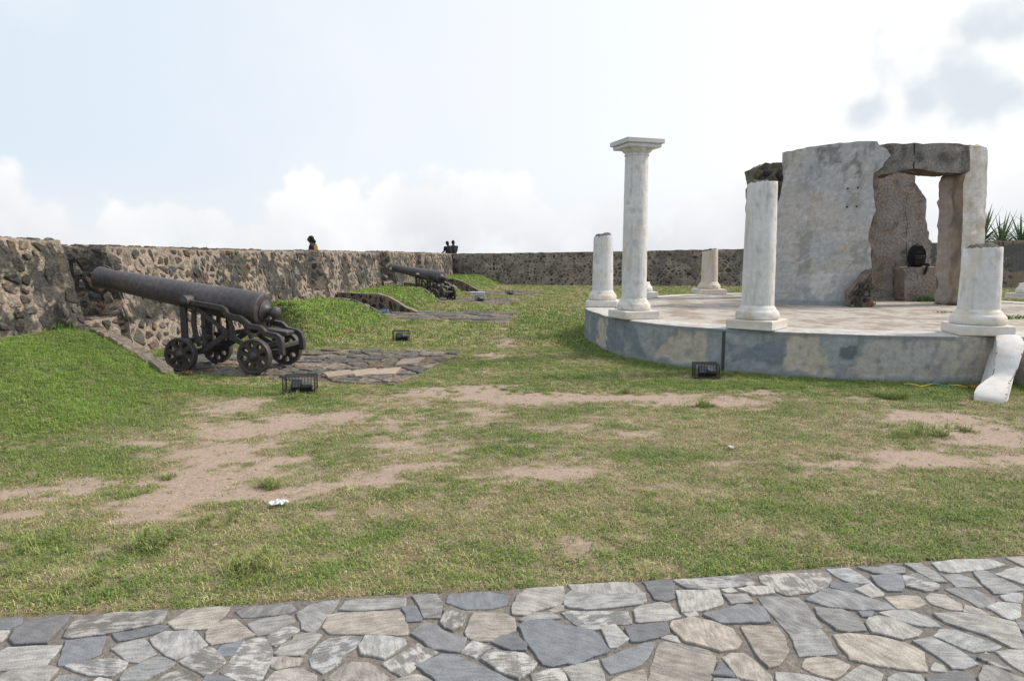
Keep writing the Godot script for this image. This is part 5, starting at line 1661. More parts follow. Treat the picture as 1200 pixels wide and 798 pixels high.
	slab_box(s, Transform3D(Basis(Vector3.BACK, 0.12), Vector3(-0.66, 0.545, 0)), Vector3(0.46, 0.06, 0.22), 0.012, dark)
	put("stool_bed", s, mat.iron, t)
	for e in [[0.55, 0.236], [-0.575, 0.242]]:
		s = Shape.new()
		tube(s, [Vector3(e[0], e[1], -0.40), Vector3(e[0], e[1], 0.40)], [0.04], 14, dark)
		put("axle", s, mat.iron, t, true)
		for side in [-1, 1]: wheel(t, Vector3(e[0], e[1], side * 0.415), e[1], 0.095)
	# chain hanging from the loop
	var from: Vector3 = B * Vector3(-0.0, -1.042, 0.05)
	for k in 9:
		var link := Shape.new()
		var ring := []
		for q in 11:
			var a := TAU * q / 10.0
			var p := Vector3(cos(a) * 0.014, sin(a) * 0.024, 0)
			if k % 2: p = Vector3(0, p.y, p.x)
			ring.append(from + Vector3(0.004 * k, -0.036 * k, 0.002 * k) + p)
		tube(link, ring, [0.005], 5, dark, false)
		put("chain_link", link, mat.iron, t, true)
	return t

func build_cannons() -> void:
	make_cannon("big black iron cannon on a wheeled iron carriage, standing on rough slabs", Vector3(-3.97, 0.022, -9.9), PI - 0.2)
	make_cannon("black iron cannon half hidden behind a grass bank, pointing through the parapet further off", Vector3(-2.98, -0.04, -26.2), PI - 0.72, 7.0)

# ---------------------------------------------------------------- floodlights in cages, litter, the rest
func floodlight(label: String, at: Vector3, turn: float, size: Vector3) -> void:
	var t := thing("caged_floodlight", label, "floodlight", at, turn, "caged floodlights on the lawn")
	var col := L(0.022, 0.023, 0.026)
	var rail := L(0.055, 0.055, 0.055)
	var w := size.x / 2.0; var d := size.z / 2.0; var h := size.y
	var s := Shape.new()
	for x in [-w, w]: bar(s, Vector3(x, 0.012, -d), Vector3(x, 0.012, d), 0.022, 0.022, rail, 0.003)
	for z in [-d, d]: bar(s, Vector3(-w, 0.012, z), Vector3(w, 0.012, z), 0.022, 0.022, rail, 0.003)
	put("base_frame", s, mat.black, t)
	s = Shape.new()
	for x in [-w, w]:
		for z in [-d, d]: tube(s, [Vector3(x, 0.0, z), Vector3(x, h, z)], [0.005], 6, rail)
	var nx := int(size.x / 0.035)
	for k in range(1, nx):
		var x := lerpf(-w, w, float(k) / nx)
		for z in [-d, d]: tube(s, [Vector3(x, 0.0, z), Vector3(x, h, z)], [0.0021], 4, rail)
		tube(s, [Vector3(x, h, -d), Vector3(x, h, d)], [0.0024], 4, rail)
	var nz := int(size.z / 0.035)
	for k in range(0, nz + 1):
		var z := lerpf(-d, d, float(k) / nz)
		if k > 0 and k < nz:
			for x in [-w, w]: tube(s, [Vector3(x, 0.0, z), Vector3(x, h, z)], [0.0021], 4, rail)
		tube(s, [Vector3(-w, h, z), Vector3(w, h, z)], [0.0028], 4, rail)
	for y in [h * 0.45]:
		for z in [-d, d]: tube(s, [Vector3(-w, y, z), Vector3(w, y, z)], [0.0026], 4, rail)
	put("wire_cage", s, mat.black, t, true)
	for k in 2:          # two lamp heads, one upright and one tipped back
		var lamp := Node3D.new()
		lamp.name = "lamp_head"
		t.add_child(lamp, true)
		lamp.position = Vector3(-w * 0.22 + w * 0.62 * k, 0.085 + 0.01 * (1 - k), 0.02 * k)
		lamp.rotation = Vector3(-0.5 - 0.8 * k, 0.3 * k, 0)
		s = Shape.new()
		slab_box(s, Transform3D(Basis.IDENTITY, Vector3.ZERO), Vector3(0.125, 0.12, 0.075), 0.012, col)
		for q in 5: bar(s, Vector3(-0.045 + 0.0225 * q, -0.05, -0.045), Vector3(-0.045 + 0.0225 * q, 0.05, -0.045), 0.005, 0.022, col, 0.001)
		put("housing", s, mat.black, lamp)
		s = Shape.new()
		slab_box(s, Transform3D(Basis.IDENTITY, Vector3(0, 0, 0.0385)), Vector3(0.1, 0.09, 0.004), 0.001, L(0.12, 0.13, 0.14))
		put("glass", s, mat.lens, lamp)
		s = Shape.new()
		tube(s, [Vector3(-0.066, 0.005, 0), Vector3(-0.064, -0.06, 0.012), Vector3(-0.05, -0.072, 0.018), Vector3(0.05, -0.072, 0.018), Vector3(0.064, -0.06, 0.012), Vector3(0.066, 0.005, 0)], [0.006], 5, col)
		put("bracket", s, mat.black, lamp)
	s = Shape.new()
	slab_box(s, Transform3D(Basis.IDENTITY, Vector3(0.02, 0.022, 0)), Vector3(size.x * 0.86, 0.035, size.z * 0.4), 0.012, col)
	put("ballast_tray", s, mat.black, t)
	s = Shape.new()
	tube(s, [Vector3(w * 0.5, 0.03, 0), Vector3(w * 0.7, 0.06, 0.05), Vector3(w * 0.9, 0.02, 0.04), Vector3(w * 1.25, 0.012, 0.07)], [0.006], 6, col)
	put("cable", s, mat.black, t, true)

func crumple(s: Shape, size: Vector3, rough: float, col: Color, n := 12) -> void:
	var first := s.v.size()
	for j in n + 1:
		for i in n + 1:
			var u := float(i) / n - 0.5; var v := float(j) / n - 0.5
			var p := Vector3(u * size.x, 0, v * size.z)
			var e := noise.get_noise_3d(u * 5.0 + size.x * 90.0, v * 5.0, size.z * 50.0)
			p += Vector3(noise.get_noise_2d(u * 4.0, v * 4.0 + 9.0) * size.x * 0.3, absf(e) * size.y * 1.6 + 0.004, noise.get_noise_2d(u * 4.0 + 30.0, v * 4.0) * size.z * 0.3)
			p.y += rng.randf() * rough
			s.add(p, vary(col, 0.04))
	for j in n:
		for i in n:
			var k := first + j * (n + 1) + i
			s.quad(k, k + n + 1, k + n + 2, k + 1)

func litter(called: String, label: String, category: String, px: float, py: float, size: Vector3, col: Color, turn := 0.0) -> void:
	var p := G(px, py)
	p.y = ground_h(p.x, -p.z) + 0.012
	var s := Shape.new()
	crumple(s, size, size.y * 0.12, col)
	var o := put(called, s, mat.plain, self)
	o.position = p; o.rotation.y = turn
	tag(o, label, category)

func build_small_things() -> void:
	var spot := func(px: float, py: float) -> Vector3:
		var p := G(px, py); p.y = ground_h(p.x, -p.z); return p
	floodlight("black caged floodlight on the grass in front of the big cannon's slabs", spot.call(352, 460), 0.12, Vector3(0.36, 0.21, 0.24))
	floodlight("black caged floodlight at the foot of the round platform", spot.call(827, 443), -0.1, Vector3(0.31, 0.19, 0.26))
	floodlight("black caged floodlight on the lush grass behind the big cannon's slabs", spot.call(470, 400), 0.1, Vector3(0.30, 0.20, 0.22))
	floodlight("small black caged floodlight near the white box on the far lawn", spot.call(562, 353.5), 0.0, Vector3(0.32, 0.22, 0.24))
	floodlight("small black caged floodlight alone on the far strip of paving", spot.call(597, 346), 0.2, Vector3(0.30, 0.20, 0.24))
	# white box
	var t := thing("utility_box", "low pale white box at the foot of a far grass bank", "box", spot.call(559.5, 348.5), 0.05)
	var s := Shape.new()
	slab_box(s, Transform3D(Basis.IDENTITY, Vector3(0, 0.10, 0)), Vector3(0.56, 0.20, 0.3), 0.01, L(0.62, 0.66, 0.70))
	put("body", s, mat.plaster, t)
	s = Shape.new()
	slab_box(s, Transform3D(Basis.IDENTITY, Vector3(0, 0.212, 0)), Vector3(0.58, 0.025, 0.32), 0.006, L(0.70, 0.72, 0.74))
	put("lid", s, mat.plaster, t)
	litter("crumpled_paper", "crumpled white paper lying on the bare earth and grass", "litter", 327, 595, Vector3(0.10, 0.035, 0.055), L(0.78, 0.80, 0.83), 0.5)
	litter("paper_scrap", "tiny white scrap on the grass between bare patches on the lawn", "litter", 857, 527, Vector3(0.03, 0.02, 0.05), L(0.8, 0.8, 0.82), 0.3)
	litter("red_cap", "small bright red scrap on the grass near the platform's foot", "litter", 913, 439, Vector3(0.05, 0.03, 0.04), L(0.55, 0.02, 0.02))
	litter("paper_wrapper", "small pink and white wrapper on grass near the scrolled cheek", "litter", 1130, 475, Vector3(0.07, 0.03, 0.035), L(0.62, 0.45, 0.42), 0.2)
	litter("pink_wrapper", "small pink scrap lying on the lush bank behind the cannon", "litter", 407, 393, Vector3(0.12, 0.05, 0.05), L(0.62, 0.22, 0.25))
	litter("blue_plastic_bag", "small pale blue plastic bag at the foot of the dark retaining wall", "litter", 450, 368, Vector3(0.24, 0.14, 0.12), L(0.22, 0.42, 0.62))
	litter("bottle_cap", "tiny white speck stuck on a grey paving stone", "litter", 223, 748, Vector3(0.022, 0.008, 0.013), L(0.85, 0.86, 0.88), 0.4)
	litter("dry_leaf", "curled brown dry leaf by the foot of the platform near the cheek", "leaf", 1142, 457, Vector3(0.13, 0.06, 0.09), L(0.36, 0.21, 0.08), 0.7)
	litter("brown_leaf", "small curled brown leaf lying under the cannon slabs' grassy edge", "leaf", 220, 441, Vector3(0.12, 0.07, 0.09), L(0.20, 0.12, 0.06), 0.2)
	# yellow and green tape along the platform's foot
	s = Shape.new()
	var pts := []
	for k in 22:
		var f := k / 21.0
		var p := G(lerpf(1060, 1136, f), 453.5 + 1.2 * sin(f * 9.0) + 2.0 * f)
		pts.append(Vector3(p.x, ground_h(p.x, -p.z) + 0.035 + 0.012 * sin(f * 17.0), p.z))
	tube(s, pts, [0.009], 5, L(0.50, 0.40, 0.06))
	for k in s.v.size():
		if s.v[k].x > pts[9].x and s.v[k].x < pts[15].x: s.c[k] = L(0.10, 0.28, 0.22)
	tag(put("plastic_tape", s, mat.plain, self, true), "strand of yellow and green plastic tape lying along the platform's foot", "tape")
	s = Shape.new()
	pts = []
	for k in 12:
		var p := G(lerpf(759, 782, k / 11.0), 419.5 + 1.0 * sin(k * 1.3))
		pts.append(Vector3(p.x, ground_h(p.x, -p.z) + 0.03, p.z))
	tube(s, pts, [0.010], 5, L(0.10, 0.28, 0.20))
	tag(put("green_tape", s, mat.plain, self, true), "short strand of green plastic tape on grass by the platform's curved side", "tape")
	backpack()
	spiky_plant()
	weeds()

func backpack() -> void:
	var at := D(1082, 313, 15.72)
	at.y = 1.372
	var t := thing("backpack", "dark backpack left on a stone block inside the ruined doorway", "backpack", Vector3(at.x, at.y, -15.98), 0.12)
	var col := L(0.020, 0.021, 0.028)
	var s := Shape.new()
	var w := 0.185; var h := 0.50; var d := 0.09
	# body: rounded arch outline, fuller in the middle
	var rows := 14; var m := 28
	for j in rows + 1:
		var f := float(j) / rows * 2.0 - 1.0
		var sc := sqrt(maxf(0.0, 1.0 - pow(absf(f), 4.0)))
		for i in m:
			var a := TAU * i / m
			var x := signf(cos(a)) * pow(absf(cos(a)), 0.6) * w
			var y := signf(sin(a)) * pow(absf(sin(a)), 0.75) * h / 2.0 + h / 2.0
			if y > h * 0.6: x *= 1.0 - 0.32 * smoothstep(0.6, 1.0, y / h)
			var p := Vector3(x * lerpf(0.86, 1.0, sc), lerpf(h / 2.0, y, lerpf(0.90, 1.0, sc)), f * d)
			p += Vector3(n3(p, 6.0), 0.0, n3(p + Vector3(3, 3, 3), 6.0)) * 0.012
			s.add(p, col)
	for j in rows:
		for i in m:
			var q := (i + 1) % m
			s.quad(j * m + i, j * m + q, (j + 1) * m + q, (j + 1) * m + i)
	for e in [0, rows]:
		var c := s.add(Vector3(0, h / 2.0, (e * 2.0 / rows - 1.0) * d), col)
		for i in m: s.tri(c, e * m + (i if e == 0 else (i + 1) % m), e * m + ((i + 1) % m if e == 0 else i))
	put("body", s, mat.cloth, t, true)
	s = Shape.new()
	slab_box(s, Transform3D(Basis.IDENTITY, Vector3(0.0, 0.155, d + 0.008)), Vector3(0.27, 0.21, 0.05), 0.022, L(0.024, 0.025, 0.033))
	put("front_pocket", s, mat.cloth, t)
	s = Shape.new()
	bar(s, Vector3(-0.09, 0.205, d + 0.036), Vector3(0.10, 0.207, d + 0.036), 0.008, 0.004, L(0.006, 0.006, 0.007), 0.001)
	put("zip", s, mat.black, t)
	s = Shape.new()
	bar(s, Vector3(-0.07, 0.345, d + 0.004), Vector3(0.05, 0.335, d + 0.004), 0.018, 0.006, L(0.30, 0.30, 0.33), 0.001)
	put("name_patch", s, mat.cloth, t)
	s = Shape.new()
	bar(s, Vector3(-0.06, 0.052, d + 0.034), Vector3(0.03, 0.054, d + 0.034), 0.02, 0.004, L(0.30, 0.04, 0.06), 0.001)
	put("red_trim", s, mat.cloth, t)
	for pts in [[Vector3(0.10, 0.06, d), Vector3(0.17, 0.02, d + 0.05), Vector3(0.13, -0.03, d + 0.085), Vector3(0.09, -0.16, d + 0.075)], [Vector3(-0.15, 0.10, d * 0.5), Vector3(-0.22, 0.05, d), Vector3(-0.25, 0.02, d * 0.6)], [Vector3(0.15, 0.08, d * 0.4), Vector3(0.24, 0.06, d), Vector3(0.26, 0.02, d * 0.8)]]:
		s = Shape.new()
		tube(s, pts, [0.02, 0.026, 0.026, 0.02], 6, col)
		put("strap", s, mat.cloth, t, true)
	s = Shape.new()
	var loop := []
	for k in 9:
		var a := PI * k / 8.0
		loop.append(Vector3(cos(a) * 0.05, h - 0.02 + sin(a) * 0.035, -0.02))
	tube(s, loop, [0.011], 6, col)
	put("top_handle", s, mat.cloth, t, true)

func blade(s: Shape, from: Vector3, dir: Vector3, length: float, wide: float, droop: float, col: Color, segs := 4) -> void:
	var side := dir.cross(Vector3.UP).normalized()
	if side.length() < 0.1: side = Vector3.RIGHT
	var p := from; var d := dir.normalized()
	var prev := []
	for k in segs + 1:
		var f := float(k) / segs
		var w := wide * (1.0 - f * f) * (0.75 + 0.6 * f * (1.0 - f)) + 0.0005
		var keel := d.cross(side).normalized() * w * 0.35
		var now := [s.add(p - side * w, col), s.add(p - keel, col), s.add(p + side * w, col)]
		if k > 0:
			s.quad(prev[0], prev[1], now[1], now[0]); s.quad(prev[1], prev[2], now[2], now[1])
		prev = now
		p += d * length / segs
		d = (d + Vector3(0, -droop / segs, 0)).normalized()

func spiky_plant() -> void:
	var at := Vector3(27.4, 0.0, -39.2)
	var t := thing("spiky_plant", "spiky strap-leaved plant growing behind the far wall beside the ruin", "plant", at)
	var s := Shape.new()
	for k in 5:
		s = Shape.new()
		tube(s, [Vector3(rng.randf_range(-0.5, 0.5) + (k - 2) * 0.9, -1.5, 0), Vector3((k - 2) * 1.1 + 0.7, 1.2, rng.randf_range(-0.3, 0.3)), Vector3((k - 2) * 1.15 + 0.9, 2.5, rng.randf_range(-0.3, 0.3))], [0.12, 0.09, 0.07], 7, L(0.16, 0.13, 0.10))
		put("stem", s, mat.rock, t, true)
	s = Shape.new()
	for k in 5:
		var top := Vector3((k - 2) * 1.15 + 0.9, 2.45 + rng.randf_range(-0.3, 0.35), rng.randf_range(-0.3, 0.3))
		for q in 46:
			var a := rng.randf() * TAU; var e := rng.randf_range(0.05, 1.45)
			var dir := Vector3(cos(a) * cos(e), sin(e), sin(a) * cos(e))
			blade(s, top + Vector3(0, rng.randf_range(-0.25, 0.1), 0), dir, rng.randf_range(1.0, 2.2), rng.randf_range(0.05, 0.085), rng.randf_range(0.0, 0.6), vary(L(0.11, 0.17, 0.075), 0.3), 5)
	put("crown", s, mat.blade, t)

func weeds() -> void:
	# green growth inside the doorway and moss tufts on the ruin and platform
	var list := [["weed_clump", "leafy green weeds growing at the foot of the door pier", 1092, 353.5, 0.42, 0.30, 130, PH], ["weed_clump", "low dark green weeds along the floor inside the ruined doorway", 1045, 351, 0.55, 0.12, 110, PH], ["weed_clump", "small green weed on the broken masonry at the doorway", 1022, 357, 0.10, 0.14, 26, PH], ["weed_clump", "strip of low grass on the platform floor behind the stout column", 1185, 373, 0.5, 0.12, 130, PH], ["weed_clump", "small flat tuft of grass on the platform floor before the pier", 1106, 366.5, 0.16, 0.06, 40, PH], ["weed_clump", "leafy weeds at the foot of the parapet on the bank's crest", 45, 388, 0.55, 0.22, 150, 0.55]]
	for e in list:
		var p := G(e[2], e[3], e[7])
		if e[7] < 0.58: p.y = ground_h(p.x, -p.z)
		var t := thing(e[0], e[1], "weeds", p)
		var s := Shape.new()
		for k in e[6]:
			var r := sqrt(rng.randf()) * float(e[4])
			var a := rng.randf() * TAU
			var b := rng.randf() * TAU
			blade(s, Vector3(cos(a) * r, -0.01, sin(a) * r * 0.4), Vector3(cos(b) * 0.6, 1.0, sin(b) * 0.6), float(e[5]) * rng.randf_range(0.4, 1.1), rng.randf_range(0.008, 0.016), 1.2, vary(L(0.085, 0.16, 0.035), 0.35), 3)
		put("leaves", s, mat.blade, t)

# ---------------------------------------------------------------- people on the rampart
# body as one skin round a set of tapering bones, meshed on a grid
func skin(bones: Array, cell: float, soft: float, hue: Callable) -> Shape:
	var lo := Vector3.ONE * 99; var hi := -lo
	for b in bones:
		for k in 2:
			lo = lo.min(b[k] - Vector3.ONE * (b[2 + k] + cell * 2)); hi = hi.max(b[k] + Vector3.ONE * (b[2 + k] + cell * 2))
	var n := Vector3i(((hi - lo) / cell).ceil()) + Vector3i.ONE
	var f := PackedFloat32Array(); f.resize(n.x * n.y * n.z)
	for z in n.z:
		for y in n.y:
			for x in n.x:
				var p := lo + Vector3(x, y, z) * cell
				var v := 9.0
				for b in bones:
					var ab: Vector3 = b[1] - b[0]
					var t := clampf((p - b[0]).dot(ab) / ab.length_squared(), 0.0, 1.0)
					var d: float = (p - (b[0] + ab * t)).length() - lerpf(b[2], b[3], t)
					if v > 8.0: v = d
					else:
						var h := clampf(0.5 + 0.5 * (v - d) / soft, 0.0, 1.0)
						v = lerpf(v, d, h) - soft * h * (1.0 - h)
				f[(z * n.y + y) * n.x + x] = v
	var s := Shape.new()
	var known := {}
	var sx := 1; var sy := n.x; var sz := n.x * n.y
	for z in n.z - 1:
		for y in n.y - 1:
			for x in n.x - 1:
				var k := z * sz + y * sy + x
				var c := [f[k], f[k + sx], f[k + sy], f[k + sx + sy], f[k + sz], f[k + sx + sz], f[k + sy + sz], f[k + sx + sy + sz]]
				var inside := 0
				for q in c: if q < 0.0: inside += 1
				if inside == 0 or inside == 8: continue
				var sum := Vector3.ZERO; var cnt := 0
				for e in [[0, 1], [2, 3], [4, 5], [6, 7], [0, 2], [1, 3], [4, 6], [5, 7], [0, 4], [1, 5], [2, 6], [3, 7]]:
					var a: float = c[e[0]]; var b: float = c[e[1]]
					if (a < 0.0) != (b < 0.0):
						var t := a / (a - b)
						var pa := Vector3(e[0] & 1, (e[0] >> 1) & 1, e[0] >> 2); var pb := Vector3(e[1] & 1, (e[1] >> 1) & 1, e[1] >> 2)
						sum += pa.lerp(pb, t); cnt += 1
				var p := lo + (Vector3(x, y, z) + sum / cnt) * cell
				known[k] = s.add(p, hue.call(p))
	for z in range(1, n.z - 1):
		for y in range(1, n.y - 1):
			for x in range(1, n.x - 1):
				var k := z * sz + y * sy + x
				for e in [[sx, sy, sz], [sy, sz, sx], [sz, sx, sy]]:
					var a := f[k]; var b: float = f[k + e[0]]
					if (a < 0.0) == (b < 0.0): continue
					var q0: int = k; var q1: int = k - e[1]; var q2: int = k - e[1] - e[2]; var q3: int = k - e[2]
					if known.has(q0) and known.has(q1) and known.has(q2) and known.has(q3):
						if a < 0.0: s.quad(known[q0], known[q3], known[q2], known[q1])
						else: s.quad(known[q0], known[q1], known[q2], known[q3])
	return s

# seated, looking out to sea (local -x), arms round the knees or resting on them
func person(label: String, at: Vector3, turn: float, cloth: Callable, hair: Color, lean: float, bun: bool, size := 1.0, wide := 1.0) -> void:
	var t := thing("person", label, "person", at, turn)
	var V := func(x: float, y: float, z: float) -> Vector3: return Vector3(x, y, z * (wide if y < 0.6 else 1.0) + lean * y) * size
	var head: Vector3 = V.call(-0.10, 0.76, 0.0)
	var bones := [
		[V.call(0, 0.10, 0.0), V.call(0.02, 0.30, 0.0), 0.15, 0.135], [V.call(0.02, 0.30, 0), V.call(-0.02, 0.50, 0), 0.135, 0.14], [V.call(-0.02, 0.50, -0.13), V.call(-0.02, 0.50, 0.13), 0.085, 0.085],
		[V.call(-0.03, 0.54, 0), V.call(-0.07, 0.64, 0), 0.062, 0.055], [V.call(-0.08, 0.70, 0), head, 0.085, 0.095], [V.call(-0.13, 0.69, 0), V.call(-0.16, 0.74, 0), 0.05, 0.06],
		[V.call(-0.205, 0.725, 0), V.call(-0.20, 0.75, 0), 0.018, 0.012], [V.call(-0.10, 0.735, -0.098), V.call(-0.10, 0.755, -0.098), 0.018, 0.02], [V.call(-0.10, 0.735, 0.098), V.call(-0.10, 0.755, 0.098), 0.018, 0.02]]
	for s in [-1, 1]:
		bones.append([V.call(0.0, 0.12, 0.07 * s), V.call(-0.02, 0.46, 0.10 * s), 0.135, 0.115])
		bones.append([V.call(-0.02, 0.09, 0.09 * s), V.call(-0.44, 0.14, 0.12 * s), 0.085, 0.062])
		bones.append([V.call(-0.44, 0.14, 0.12 * s), V.call(-0.47, -0.30, 0.12 * s), 0.058, 0.04])
		bones.append([V.call(-0.46, -0.33, 0.12 * s), V.call(-0.60, -0.36, 0.13 * s), 0.04, 0.032])
		bones.append([V.call(-0.02, 0.52, 0.19 * s), V.call(-0.10, 0.27, 0.215 * s), 0.058, 0.046])
		bones.append([V.call(-0.10, 0.27, 0.215 * s), V.call(-0.33, 0.25, 0.16 * s), 0.042, 0.03])
		bones.append([V.call(-0.33, 0.25, 0.16 * s), V.call(-0.40, 0.235, 0.14 * s), 0.034, 0.03])
		for q in 4: bones.append([V.call(-0.40, 0.23, (0.115 + 0.017 * q) * s), V.call(-0.475 - 0.012 * (1 - absi(q - 1)), 0.205, (0.11 + 0.017 * q) * s), 0.0105, 0.009])
		bones.append([V.call(-0.36, 0.235, 0.12 * s), V.call(-0.42, 0.225, 0.075 * s), 0.011, 0.0095])
	var tint := func(p: Vector3) -> Color:
		var q := p / size
		if q.y > 0.585 or (q.x < -0.31 and q.y > 0.19): return L(0.20, 0.115, 0.075)
		return cloth.call(q)
	put("body", skin(bones, 0.022 * size, 0.035, tint), mat.cloth, t, true)
	var tufts := [[V.call(-0.085, 0.775, 0), V.call(-0.075, 0.72, 0), 0.103, 0.092]]
	if bun: tufts.append([V.call(0.02, 0.70, 0), V.call(0.05, 0.66, 0.03), 0.05, 0.045])
	else: tufts.append([V.call(-0.03, 0.70, 0), V.call(-0.03, 0.62, 0), 0.075, 0.06])
	put("hair", skin(tufts, 0.02 * size, 0.03, func(_p: Vector3) -> Color: return hair), mat.cloth, t, true)

func build_people() -> void:
	var ledge := 1.24
	var d := 20.75
	var p := D(368.5, 295, 20.6)
	# the person looks out over the parapet; the ledge behind it carries the seat
	person("person in a purple and yellow top sitting behind the parapet, looking away", Vector3(-6.72, 1.44, -23.9), -0.1, func(q: Vector3) -> Color: return L(0.45, 0.29, 0.02) if q.x > 0.075 and q.y > 0.2 else L(0.055, 0.03, 0.085), L(0.012, 0.012, 0.015), 0.0, true)
	person("person in dark clothes leaning on a companion on the far corner of the parapet", Vector3(-3.82, 1.64, -45.5), -0.9, func(_q: Vector3) -> Color: return L(0.02, 0.026, 0.035), L(0.012, 0.012, 0.014), -0.10, false, 1.2, 1.35)
	person("shorter person in black beside a companion on the far corner of the parapet", Vector3(-4.02, 1.62, -45.36), -0.9, func(_q: Vector3) -> Color: return L(0.022, 0.024, 0.03), L(0.015, 0.012, 0.012), 0.12, false, 1.15, 1.3)

# ---------------------------------------------------------------- grass
func tuft_mesh(blades: int, length: float, wide: float, spread: float, flat: float) -> ArrayMesh:
	var s := Shape.new()
	for k in blades:
		var a := rng.randf() * TAU; var b := rng.randf() * TAU
		var r := sqrt(rng.randf()) * spread
		var tilt := rng.randf_range(0.2, flat)
		var dir := Vector3(cos(b) * tilt, 1.0, sin(b) * tilt).normalized()
		var len := length * rng.randf_range(0.5, 1.15)
		var from := Vector3(cos(a) * r, -0.004, sin(a) * r)
		var side := dir.cross(Vector3.UP).normalized() * wide
		var tone := rng.randf_range(0.75, 1.2)
		var c := Color(tone * rng.randf_range(0.92, 1.1), tone, tone * rng.randf_range(0.85, 1.1))
		var mid := from + dir * len * 0.55
		var tip := from + (dir + Vector3(dir.x, -0.5, dir.z) * 0.7).normalized() * len
		var i0 := s.add(from - side, c); var i1 := s.add(from + side, c); var i2 := s.add(mid - side * 0.8, c); var i3 := s.add(mid + side * 0.8, c); var i4 := s.add(tip, c)
		s.quad(i0, i2, i3, i1); s.tri(i2, i4, i3)
	return s.mesh(mat.blade, false)

func on_paving(x: float, d: float) -> bool:
	return false

func build_grass() -> void:
	var kinds := [tuft_mesh(9, 0.030, 0.0019, 0.028, 2.2), tuft_mesh(13, 0.045, 0.0019, 0.032, 1.5), tuft_mesh(12, 0.06, 0.006, 0.075, 1.6), tuft_mesh(16, 0.17, 0.0032, 0.03, 0.9)]
	var places := [[], [], [], []]; var tones := [[], [], [], []]
	var bands := [[3.0, 5.0, 1900.0, 0], [5.0, 8.0, 1250.0, 0], [8.0, 12.5, 1050.0, 1], [12.5, 19.0, 300.0, 2], [19.0, 30.0, 130.0, 2], [30.0, 45.0, 60.0, 2]]
	var dry := [L(0.50, 0.45, 0.22), L(0.43, 0.38, 0.18), L(0.57, 0.50, 0.31), L(0.33, 0.25, 0.15)]
	var fresh := [L(0.21, 0.29, 0.06), L(0.165, 0.245, 0.05), L(0.27, 0.335, 0.085), L(0.13, 0.20, 0.045)]
	for b in bands:
		var area: float = (b[1] - b[0]) * 2.0 * (0.80 * b[1] + 0.6)
		for k in int(area * b[2]):
			var d := rng.randf_range(b[0], b[1])
			var half: float = 0.80 * b[1] + 0.6
			var x := rng.randf_range(-half, half)
			if absf(x) > 0.80 * d + 0.6: continue
			var e := path_edge(x)
			if d < e - 0.015 + 0.03 * noise_fine.get_noise_2d(x * 6.0, 3.0): continue
			if x < wall_x(d) + 0.05 or d > far_wall_d(x) - 0.1: continue
			var fromc := Vector2(x - PC.x, d - PC.y)
			if fromc.length() < 6.2 and fromc.length() < rim(rad_to_deg(atan2(fromc.y, fromc.x))) + 0.02: continue
			var g := lawn(x, d)
			var near_rim := fromc.length() < 5.6
			if near_rim: g = Vector2(1.1, maxf(g.y, 0.75))
			var keep := smoothstep(0.12, 0.9, g.x + 0.45 * noise_fine.get_noise_2d(x * 5.0, d * 5.0))
			keep = maxf(keep, 0.035)
			var pave := paved(x, d)
			if pave > 0.0: keep *= 0.06 * (1.0 - pave) + 0.012
			if rng.randf() > keep: continue
			var bank := bank_height(x, d)
			var kind: int = b[3]
			if kind == 0 and bank > 0.06 and rng.randf() < 0.5: kind = 1
			var green := clampf(g.y * 0.85 + 0.12 + rng.randf_range(-0.4, 0.4), 0.0, 1.0)
			var c: Color = (dry[rng.randi() % 4] as Color).lerp(fresh[rng.randi() % 4], smoothstep(0.2, 0.62, green))
			if bank > 0.05 and rng.randf() < 0.5 + 0.9 * noise.get_noise_2d(x * 0.8 + 17.0, d * 0.8): c = c.lerp(L(0.26, 0.40, 0.07), 0.65)
			c = vary(c, 0.28)
			var sc := rng.randf_range(0.7, 1.35) * (0.85 + 0.28 * g.y)
			if d > 19.0: sc *= 1.35
			if near_rim: sc *= 1.1
			var basis := Basis(Vector3.UP, rng.randf() * TAU).scaled(Vector3(sc, sc * rng.randf_range(0.7, 1.3), sc))
			places[kind].append(Transform3D(basis, Vector3(x, ground_h(x, d), -d)))
			tones[kind].append(c)
	# longer tussocks
	for e in [[180, 638, 0.10, 26, 0.9], [300, 668, 0.14, 30, 0.8], [318, 572, 0.06, 18, 0.8], [195, 560, 0.05, 10, 0.5], [262, 612, 0.16, 16, 0.5], [735, 460, 0.10, 16, 0.7], [826, 476, 0.09, 18, 0.9], [1045, 466, 0.14, 34, 1.0], [1085, 508, 0.16, 30, 0.9], [1120, 503, 0.14, 16, 0.7], [640, 424, 0.12, 12, 0.6], [1060, 512, 0.10, 12, 0.6], [30, 645, 0.2, 18, 0.6], [90, 690, 0.25, 24, 0.6], [350, 465, 0.14, 16, 0.6], [1150, 455, 0.1, 8, 0.5], [925, 445, 0.3, 20, 0.5], [700, 407, 0.3, 14, 0.5], [880, 452, 0.3, 18, 0.5], [1000, 458, 0.4, 24, 0.5], [520, 470, 0.1, 8, 0.5], [410, 590, 0.2, 12, 0.4], [20, 660, 0.2, 14, 0.5], [560, 530, 0.12, 8, 0.4]]:
		var c0 := G(e[0], e[1])
		for k in e[3]:
			var a := rng.randf() * TAU; var r: float = sqrt(rng.randf()) * e[2]
			var x := c0.x + cos(a) * r; var d := -c0.z + sin(a) * r
			if d < path_edge(x) + 0.03: continue
			var sc: float = e[4] * rng.randf_range(0.45, 1.0)
			places[3].append(Transform3D(Basis(Vector3.UP, rng.randf() * TAU).scaled(Vector3(sc, sc, sc)), Vector3(x, ground_h(x, d), -d)))
			tones[3].append(vary((fresh[rng.randi() % 4] as Color).lerp(dry[rng.randi() % 3], rng.randf() * 0.5), 0.2))
	# chips of stone, twigs and dead leaves lying about
	var chip := Shape.new()
